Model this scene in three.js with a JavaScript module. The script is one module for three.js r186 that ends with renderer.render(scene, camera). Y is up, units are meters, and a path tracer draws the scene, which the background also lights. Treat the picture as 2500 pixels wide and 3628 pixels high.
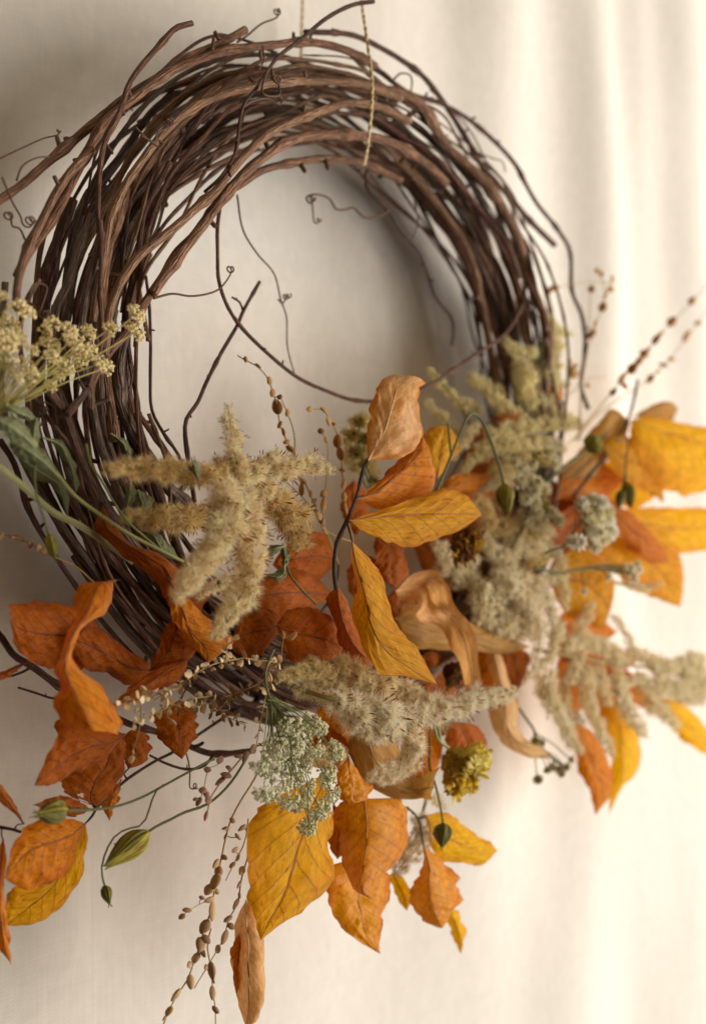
import * as THREE from 'three';
import { mergeGeometries } from 'three/addons/utils/BufferGeometryUtils.js';
import { RectAreaLightUniformsLib } from 'three/addons/lights/RectAreaLightUniformsLib.js';
import { createNoise3D } from 'simplex-noise';

// ------------------------------------------------------------------ camera, light, exposure
const W = 2500, H = 3628, F = 3500;            // size of the photograph and its focal length, in its pixels
const D2R = Math.PI / 180;
const scene = new THREE.Scene();
const camera = new THREE.PerspectiveCamera(2 * Math.atan(H / 2 / F) / D2R, W / H, 0.02, 20);
{
  const D = 0.5834, view = 43.47 * D2R, el = -9.66 * D2R, yaw = 43.86 * D2R, pitch = 2.73 * D2R;
  camera.position.set(-D * Math.sin(view) * Math.cos(el), D * Math.sin(el), D * Math.cos(view) * Math.cos(el));
  camera.lookAt(camera.position.x + Math.sin(yaw) * Math.cos(pitch), camera.position.y + Math.sin(pitch), camera.position.z - Math.cos(yaw) * Math.cos(pitch));
  camera.updateMatrixWorld(true);
}
camera.focus = 0.445;
camera.userData.fStop = 4.8;
scene.add(camera);
RectAreaLightUniformsLib.init();
function areaLight(color, intensity, w, h, pos, target) {
  const l = new THREE.RectAreaLight(color, intensity, w, h);
  l.position.set(...pos); l.lookAt(...target); scene.add(l);
  return l;
}
areaLight(0xfff7ee, 8.9, 1.5, 2.0, [1.65, -0.4, 1.45], [0.05, -0.1, 0]);        // tall window to the right
areaLight(0xffe0b8, 1.15, 1.8, 1.4, [-0.6, 1.2, 1.6], [0, 0, 0]);              // light from the room, warm
const renderer = new THREE.WebGLRenderer({ antialias: true });
renderer.toneMapping = THREE.LinearToneMapping;
renderer.toneMappingExposure = 1.05;
renderer.shadowMap.enabled = true;

// ------------------------------------------------------------------ helpers
const V = (x, y, z) => new THREE.Vector3(x, y, z);
function rand(seed) {
  let a = (seed * 2654435761) >>> 0;
  return () => { a |= 0; a = a + 0x6D2B79F5 | 0; let t = Math.imul(a ^ a >>> 15, 1 | a); t = t + Math.imul(t ^ t >>> 7, 61 | t) ^ t; return ((t ^ t >>> 14) >>> 0) / 4294967296; };
}
const noise = createNoise3D(rand(77));
const lerp = (a, b, t) => a + (b - a) * t, clamp = (x, a = 0, b = 1) => Math.min(b, Math.max(a, x));
const smooth = (a, b, x) => { const t = clamp((x - a) / (b - a)); return t * t * (3 - 2 * t); };
const eye = camera.position.clone(), fwd = camera.getWorldDirection(new THREE.Vector3());
const right = V(1, 0, 0).applyQuaternion(camera.quaternion), up = V(0, 1, 0).applyQuaternion(camera.quaternion);
// the point on the plane parallel to the curtain, z metres in front of the wreath's middle plane, that a pixel of the photograph shows
function P(px, py, z) {
  const d = fwd.clone().addScaledVector(right, (px - W / 2) / F).addScaledVector(up, -(py - H / 2) / F);
  return eye.clone().addScaledVector(d, (z - eye.z) / d.z);
}
const perPx = p => p.clone().sub(eye).dot(fwd) / F;      // metres per pixel at a point

const used = {};
function numbered(n) { const k = used[n] = (used[n] ?? -1) + 1; return k ? `${n}_${String(k).padStart(3, '0')}` : n; }
function part(name, geo, mat, parent) {
  const m = new THREE.Mesh(geo, mat); m.name = name; m.castShadow = m.receiveShadow = true; parent.add(m); return m;
}
function thing(name, label, category, at, group) {
  const g = new THREE.Group(); g.name = numbered(name); g.userData = { label, category };
  if (group) g.userData.group = group;
  if (at) g.position.copy(at);
  scene.add(g); g.updateMatrixWorld(true);
  return g;
}
// geometry built in world coordinates is moved into the axes of the thing it belongs to
const local = (geo, g) => geo.translate(-g.position.x, -g.position.y, -g.position.z);
// pixel path [[px, py, z?], ...] to points; z runs from z0 to z1 where a point has none of its own
const path = (pts, z0, z1 = z0) => pts.map((p, i) => P(p[0], p[1], p[2] ?? lerp(z0, z1, i / Math.max(1, pts.length - 1))));
const curve = pts => new THREE.CatmullRomCurve3(pts, false, 'centripetal');

// a tapering tube; radius(t, metres) ; uv = (turns, metres)
function tube(pts, radius, seg, sides = 7) {
  const c = curve(pts), L = c.getLength(), n = seg ?? Math.max(4, Math.round(L / 0.004));
  const rf = typeof radius === 'function' ? radius : () => radius;
  const pos = [], uv = [], idx = [];
  let T = c.getTangentAt(0), N = Math.abs(T.y) < 0.9 ? V(0, 1, 0) : V(1, 0, 0);
  N.addScaledVector(T, -N.dot(T)).normalize();
  for (let i = 0; i <= n; i++) {
    const t = i / n, p = c.getPointAt(t), T2 = c.getTangentAt(t);
    N.addScaledVector(T2, -N.dot(T2)).normalize();
    const B = T2.clone().cross(N), r = rf(t, t * L);
    for (let k = 0; k <= sides; k++) {
      const a = k / sides * Math.PI * 2, q = p.clone().addScaledVector(N, Math.cos(a) * r).addScaledVector(B, Math.sin(a) * r);
      pos.push(q.x, q.y, q.z); uv.push(k / sides, t * L);
    }
  }
  const s = sides + 1;
  for (let i = 0; i < n; i++) for (let k = 0; k < sides; k++) { const a = i * s + k; idx.push(a, a + 1, a + s, a + 1, a + s + 1, a + s); }
  for (const [row, t] of [[0, 0], [n, 1]]) {                                   // end caps
    const p = c.getPointAt(t), m = pos.length / 3; pos.push(p.x, p.y, p.z); uv.push(0.5, t * L);
    for (let k = 0; k < sides; k++) row ? idx.push(m, row * s + k, row * s + k + 1) : idx.push(m, k + 1, k);
  }
  const g = new THREE.BufferGeometry();
  g.setAttribute('position', new THREE.Float32BufferAttribute(pos, 3)); g.setAttribute('uv', new THREE.Float32BufferAttribute(uv, 2)); g.setIndex(idx);
  g.computeVertexNormals();
  return g;
}

// ------------------------------------------------------------------ textures and materials
function texture(w, h, fn, srgb = true) {
  const data = new Uint8Array(w * h * 4);
  for (let y = 0; y < h; y++) for (let x = 0; x < w; x++) {
    const c = fn(x / w, y / h), o = (y * w + x) * 4;
    data[o] = clamp(c[0], 0, 255); data[o + 1] = clamp(c[1], 0, 255); data[o + 2] = clamp(c[2], 0, 255); data[o + 3] = 255;
  }
  const t = new THREE.DataTexture(data, w, h); t.magFilter = THREE.LinearFilter; t.minFilter = THREE.LinearMipmapLinearFilter; t.generateMipmaps = true;
  t.wrapS = t.wrapT = THREE.RepeatWrapping; if (srgb) t.colorSpace = THREE.SRGBColorSpace; t.needsUpdate = true; return t;
}
const ring2 = (u, s) => [Math.cos(u * 6.2832) * s, Math.sin(u * 6.2832) * s];
// bark: long fibres, paler flakes; tiles around the stem and along it
function barkValue(u, v) {
  const [a, b] = ring2(u, 2.2), [c, d] = ring2(v, 0.8);
  const fibre = noise(a * 2 + c, b * 2 + d, c * 1.2) * 0.5 + noise(a * 4.5 + 9, b * 4.5 + c * 2, d * 2.4) * 0.45 + noise(a * 3, b * 3 + c * 9, d * 9) * 0.3;
  const flake = noise(a + 20, b + c * 2.2, d * 2.2);
  return [fibre, flake];
}
const barkBump = texture(64, 256, (u, v) => { const [f, k] = barkValue(u, v); const g = 128 + f * 105 + k * 60; return [g, g, g]; }, false);
function barkMaterial(rgb, dark = 0.42) {
  const t = texture(64, 256, (u, v) => {
    const [f, k] = barkValue(u, v), m = lerp(1, dark, clamp(0.5 + f * 0.6)) * (1 + 0.28 * clamp(k - 0.15)), w = clamp(k * 1.4 - 0.35) * 0.45;
    return rgb.map((c, i) => lerp(c * m, [172, 152, 130][i], w));
  });
  t.repeat.set(1, 9); const b = barkBump.clone(); b.repeat.set(1, 9); b.needsUpdate = true;
  return new THREE.MeshStandardMaterial({ map: t, bumpMap: b, bumpScale: 0.0016, roughness: 0.7 });
}
const bark = [[160, 106, 70], [142, 86, 56], [170, 118, 80], [130, 104, 84], [116, 70, 46], [184, 134, 92]].map(c => barkMaterial(c));
const tendrilMat = new THREE.MeshStandardMaterial({ color: 0x5a3d28, roughness: 0.65 });
const darkTwig = barkMaterial([98, 62, 44]);
const mat = (hex, rough = 0.8, more = {}) => new THREE.MeshPhysicalMaterial({ color: hex, roughness: rough, ...more });
const thinMat = (hex, through = 0.35, more = {}) => new THREE.MeshPhysicalMaterial({ color: hex, roughness: 0.97, transmission: through, thickness: 0, side: THREE.DoubleSide, ...more });

// leaf: u across (0.5 midrib), v along; lateral veins run forward from the midrib
const VEINS = 9;
const veinPhase = (u, v) => (v - 0.30 * Math.pow(Math.abs(u), 0.85) * (1 - 0.35 * v)) * VEINS;
function leafTexture(seed, base, edge, vein, blotch) {
  return texture(160, 320, (x, v) => {
    const u = x * 2 - 1, au = Math.abs(u), ph = veinPhase(u, v), fr = Math.abs(ph - Math.round(ph)) / VEINS;
    const lat = Math.exp(-Math.pow(fr / 0.0055, 2)) * (1 - 0.55 * au) * (au > 0.03 ? 1 : 0), mid = Math.exp(-Math.pow(au / lerp(0.035, 0.016, v), 2));
    const n1 = noise(u * 1.6 + seed, v * 3.1, seed * 3), n2 = noise(u * 7, v * 14, seed * 5 + 9), n3 = noise(u * 30, v * 60, seed + 40);
    const e = clamp(Math.pow(au, 3) * 0.7 + n1 * 0.45), spot = clamp((noise(u * 5 + 3, v * 10, seed * 7) - 0.66) * 3.5) + 1.2 * clamp((noise(u * 16 + 8, v * 30, seed * 11) - 0.84) * 6) + clamp((noise(u * 2.2, v * 5, seed * 13) * 0.5 + Math.pow(au, 6) - 0.85) * 3);
    const w = clamp(lat * 0.55 + mid * 0.75), k = 1 + n2 * 0.08 + n3 * 0.06;
    return [0, 1, 2].map(i => lerp(lerp(lerp(base[i], edge[i], e), blotch[i], clamp(spot) * 0.65), vein[i], w) * k);
  });
}
const leafBump = texture(160, 320, (x, v) => {
  const u = x * 2 - 1, au = Math.abs(u), ph = veinPhase(u, v), fr = Math.abs(ph - Math.round(ph)) / VEINS;
  const g = 150 - 70 * Math.exp(-Math.pow(fr / 0.008, 2)) * (1 - 0.4 * au) - 60 * Math.exp(-Math.pow(au / 0.03, 2)) + noise(u * 18, v * 36, 3) * 16 + noise(u * 40, v * 80, 8) * 10;
  return [g, g, g];
}, false);
function leafMaterial(base, edge, vein, blotch, through, coat, seed) {
  return new THREE.MeshPhysicalMaterial({ map: leafTexture(seed, base, edge, vein, blotch), bumpMap: leafBump, bumpScale: 0.00035, roughness: 0.96, transmission: through, thickness: 0,
    clearcoat: coat, clearcoatRoughness: 0.4, specularIntensity: 0.25, side: THREE.DoubleSide });
}
const tones = {
  orange: [0, 1, 2].map(s => leafMaterial([218, 134, 2], [204, 106, 0], [120, 58, 2], [140, 68, 2], 0.52, 0.14, 1 + s)),
  gloss: [0, 1].map(s => leafMaterial([226, 152, 6], [212, 122, 2], [168, 94, 8], [160, 84, 4], 0.5, 0.34, 25 + s)),
  yellow: [0, 1].map(s => leafMaterial([230, 168, 2], [218, 142, 0], [138, 78, 2], [170, 96, 2], 0.56, 0.12, 4 + s)),
  gold: [0, 1].map(s => leafMaterial([242, 188, 0], [234, 166, 0], [180, 108, 0], [200, 132, 2], 0.6, 0.1, 28 + s)),  // yellow leaves, backlit glow of the right-hand ones brightened into the colour
  rustShade: [0, 1, 2].map(s => leafMaterial([182, 96, 4], [160, 76, 2], [98, 44, 2], [108, 52, 2], 0.48, 0.1, 7 + s)),  // red brown leaves; the shade on inner ones is coloured in too
  paleSheen: [0].map(s => leafMaterial([238, 182, 118], [208, 118, 8], [242, 204, 152], [204, 122, 24], 0.45, 0.5, 22 + s)),  // pale window sheen painted into the leaf colour
  tan: [0, 1].map(s => leafMaterial([224, 180, 120], [220, 166, 98], [206, 160, 100], [196, 144, 84], 0.46, 0.2, 13 + s)),
  paper: [0].map(s => leafMaterial([232, 178, 110], [220, 154, 78], [232, 180, 114], [210, 144, 72], 0.52, 0.25, 31 + s)),
  khaki: [0].map(s => leafMaterial([190, 144, 72], [178, 126, 52], [160, 116, 54], [150, 102, 44], 0.42, 0.15, 16 + s)),
  green: [0].map(s => leafMaterial([124, 128, 92], [106, 112, 74], [150, 152, 116], [96, 102, 64], 0.3, 0.15, 19 + s)),
};
tones.paper[0].bumpMap = null;
const ribMats = Object.fromEntries(Object.entries({ orange: 0x8a4a10, gloss: 0xb0702a, yellow: 0x96581a, gold: 0xb07a14, rustShade: 0x6e3410, paleSheen: 0xdcb080, tan: 0xc09868, paper: 0xd0a064, khaki: 0x98703c, green: 0x98a070 }).map(([k, h]) => [k, mat(h, 0.7)]));
let leafCount = 0;
// a leaf through rows of [left, midrib, right] points; z from base to tip in metres in front of the wreath's plane
function leafGeometry(d) {
  const rng = rand(900 + leafCount), z = Array.isArray(d.z) ? d.z : [d.z, d.z], n = d.r.length, rails = [[], [], []];
  d.r.forEach((row, i) => {
    const t = i / (n - 1), zz = lerp(z[0], z[1], t) ;
    const p = row.length < 6 ? [row[0], row[1], row[0], row[1], row[0], row[1]] : row, s = Math.sin(Math.PI * clamp(t, 0.06, 0.94));
    const dz = row.length === 9 ? row.slice(6) : [0, (d.cup ?? 3) * s, 0];
    for (let k = 0; k < 3; k++) rails[k].push(P(p[k * 2], p[k * 2 + 1], zz + dz[k] / 1000));
  });
  const C = rails.map(curve), nv = d.nv ?? 40, nu = 18, pos = [], uv = [], idx = [], sd = rng() * 50;
  const ser = d.ser ?? 0.035, ruf = (d.ruffle ?? 1.8) * 1.25, pleat = (d.pleat ?? 0.45) * 0.5;
  for (let j = 0; j <= nv; j++) {
    const v = j / nv, [L, M, R] = C.map(c => c.getPoint(v)), M2 = C[1].getPoint(Math.min(1, v + 0.02)), M1 = C[1].getPoint(Math.max(0, v - 0.02));
    const N = R.clone().sub(L).cross(M2.sub(M1)); if (N.lengthSq() < 1e-14) N.set(-0.6, 0, 0.8); N.normalize();
    if (N.dot(eye.clone().sub(M)) < 0) N.negate();
    const taper = Math.sin(Math.PI * clamp(v, 0.01, 0.99));
    for (let i = 0; i <= nu; i++) {
      const u = i / nu * 2 - 1, au = Math.abs(u), E = u < 0 ? L : R, ph = veinPhase(u, v);
      const tooth = (ph - Math.floor(ph)), k = 1 + ser * smooth(0.6, 1, au) * ((tooth < 0.75 ? tooth / 0.75 : (1 - tooth) * 4) - 0.5) * 1.3 + (0.045 * noise(sd, v * 8, u < 0 ? 1 : 5) - 0.09 * clamp(noise(sd + 3, v * 13, u < 0 ? 11 : 15) - 0.5) ) * smooth(0.4, 1, au);
      const p = M.clone().lerp(E, au * k), half = E.distanceTo(M);
      let h = half * (d.bulge ?? 0.10) * (au - au * au) * 4 + pleat / 1000 * taper * Math.cos(2 * Math.PI * ph) * smooth(0.02, 0.25, au) * (1 - 0.3 * au);
      h += ruf / 1000 * taper * noise(sd + u * 0.9, v * 4.5, sd) * au * au + (d.crumple ?? 1) * taper * (0.0008 * noise(sd + u * 2.5, v * 6, sd + 7) + 0.00045 * (0.5 - Math.abs(noise(sd + u * 4, v * 9, sd + 17))));
      p.addScaledVector(N, h);
      pos.push(p.x, p.y, p.z); uv.push(i / nu, v);
    }
  }
  const s = nu + 1;
  for (let j = 0; j < nv; j++) for (let i = 0; i < nu; i++) {
    if (d.holes && d.holes.some(([a, b, r]) => Math.hypot((i + 0.5) / nu - a, ((j + 0.5) / nv - b) * 1.6) < r)) continue;
    const a = j * s + i; idx.push(a, a + 1, a + s, a + 1, a + s + 1, a + s);
  }
  const g = new THREE.BufferGeometry();
  g.setAttribute('position', new THREE.Float32BufferAttribute(pos, 3)); g.setAttribute('uv', new THREE.Float32BufferAttribute(uv, 2)); g.setIndex(idx);
  g.computeVertexNormals();
  const rib = []; for (let j = 0; j <= nv; j += 4) { const o = (j * s + nu / 2) * 3; rib.push(V(pos[o], pos[o + 1], pos[o + 2])); }
  return { g, base: C[1].getPoint(0), rib };
}
function leaf(parent, d, name = 'leaf') {
  const { g, base, rib } = leafGeometry(d), set = tones[d.t], m = part(name, local(g, parent), set[leafCount++ % set.length], parent);
  part('midrib', local(tube(rib, t => lerp(0.00042, 0.00012, t), 24, 5), parent), ribMats[d.t], m);
  return base;
}

// ------------------------------------------------------------------ curtain
{
  const t = texture(512, 512, (u, v) => {
    const s = Math.sin(u * 6.2832 * 128) * 0.5, r = Math.sin(v * 6.2832 * 128) * 0.5, [a, b] = ring2(u, 1), [c, d] = ring2(v, 1);
    const slub = noise(a * 14, b * 14, c * 1.2 + d) * 0.6 + noise(c * 14, d * 14 + 5, a * 1.2 + b) * 0.6, n = noise(a * 2 + c, b * 2 + d, c - a);
    const k = 1 + (s * r) * 0.006 + slub * 0.018 + n * 0.014;
    return [229 * k, 224 * k, 214 * k];
  });
  t.repeat.set(9, 9);
  const b = texture(256, 256, (u, v) => { const g = 128 + 60 * Math.sin(u * 6.2832 * 64) * Math.sin(v * 6.2832 * 64) + 30 * noise(...ring2(u, 6), v * 0) ; return [g, g, g]; }, false);
  b.repeat.set(9, 9);
  const cloth = new THREE.MeshPhysicalMaterial({ map: t, bumpMap: b, bumpScale: 0.00014, roughness: 0.95, sheen: 0.3, sheenRoughness: 0.6, side: THREE.DoubleSide });
  const xAt = px => P(px, 1000, -0.05).x;
  // folds: [pixel column at the top of the picture, at its middle, at its foot, half width in metres, depth in metres]
  const folds = [[1745, 1760, 1620, 0.048, 0.017], [2085, 2130, 2000, 0.042, 0.018], [2405, 2440, 2380, 0.055, 0.024], [2640, 2640, 2620, 0.06, 0.03], [1330, 1340, 1180, 0.055, 0.006],
    [300, 360, 210, 0.06, 0.008], [700, 760, 600, 0.05, 0.006], [950, 980, 900, 0.045, 0.005], [2250, 2290, 2190, 0.03, 0.005]]
    .map(f => [xAt(f[0]), xAt(f[1]), xAt(f[2]), f[3], f[4]]);
  const yTop = P(1250, 0, -0.05).y, yMid = P(1250, 1814, -0.05).y, yBot = P(1250, 3628, -0.05).y;
  const depth = (x, y) => {
    let z = -0.05; const q = (y - yMid) / (y > yMid ? yTop - yMid : yMid - yBot), low = smooth(0.25, -0.9, q);
    for (const [a, b, c, w, d] of folds) {
      const cx = q > 0 ? lerp(b, a, q) : lerp(b, c, -q), soft = (a < 0.02 ? low : 1) * (1 + 0.25 * noise(a * 9, y * 3, 2)), e = (x - cx) / (w * lerp(1, 1.7, low) * (1 + 0.2 * noise(a * 5, y * 2.2, 8)));
      z += d * 0.95 * lerp(1, 0.9, low) * soft * Math.exp(-e * e);
    }
    z += 0.0035 * noise(x * 4.5 + y * 1.2, y * 2.4, 5) + 0.0005 * noise(x * 12, y * 5, 9) + 0.00012 * noise(x * 34 + y * 9, y * 26, 14);
    return z;
  };
  const x0 = -0.75, x1 = 1.15, y0 = -0.95, y1 = 0.75, nx = 380, ny = 170, pos = [], uv = [], idx = [];
  for (let j = 0; j <= ny; j++) for (let i = 0; i <= nx; i++) {
    const x = lerp(x0, x1, i / nx), y = lerp(y0, y1, j / ny); pos.push(x, y, depth(x, y)); uv.push(x, y);
    if (i < nx && j < ny) { const a = j * (nx + 1) + i; idx.push(a, a + 1, a + nx + 1, a + 1, a + nx + 2, a + nx + 1); }
  }
  const g = new THREE.BufferGeometry();
  g.setAttribute('position', new THREE.Float32BufferAttribute(pos, 3)); g.setAttribute('uv', new THREE.Float32BufferAttribute(uv, 2)); g.setIndex(idx); g.computeVertexNormals();
  const m = part('curtain', g, cloth, scene); m.userData = { kind: 'structure', label: 'off white linen curtain hanging in soft folds behind the wreath', category: 'curtain' };
}

// ------------------------------------------------------------------ vine wreath
const RING = 0.17;
const wreath = thing('vine_wreath', 'round wreath of twisted brown grapevine stems with curling tendrils', 'wreath');
// stem radius with swollen joints
function jointed(r0, r1, every, seed) {
  const off = rand(seed)() * every;
  return (t, m) => { const k = (((m + off) % every) + every) % every - every / 2; return lerp(r0, r1, t) * (1 + 0.42 * Math.exp(-Math.pow(k / (1.5 * (r0 + 0.0008)), 2)) + 0.07 * noise(m * 60, seed, 1) + 0.05 * noise(m * 220, seed, 4)); };
}
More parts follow.
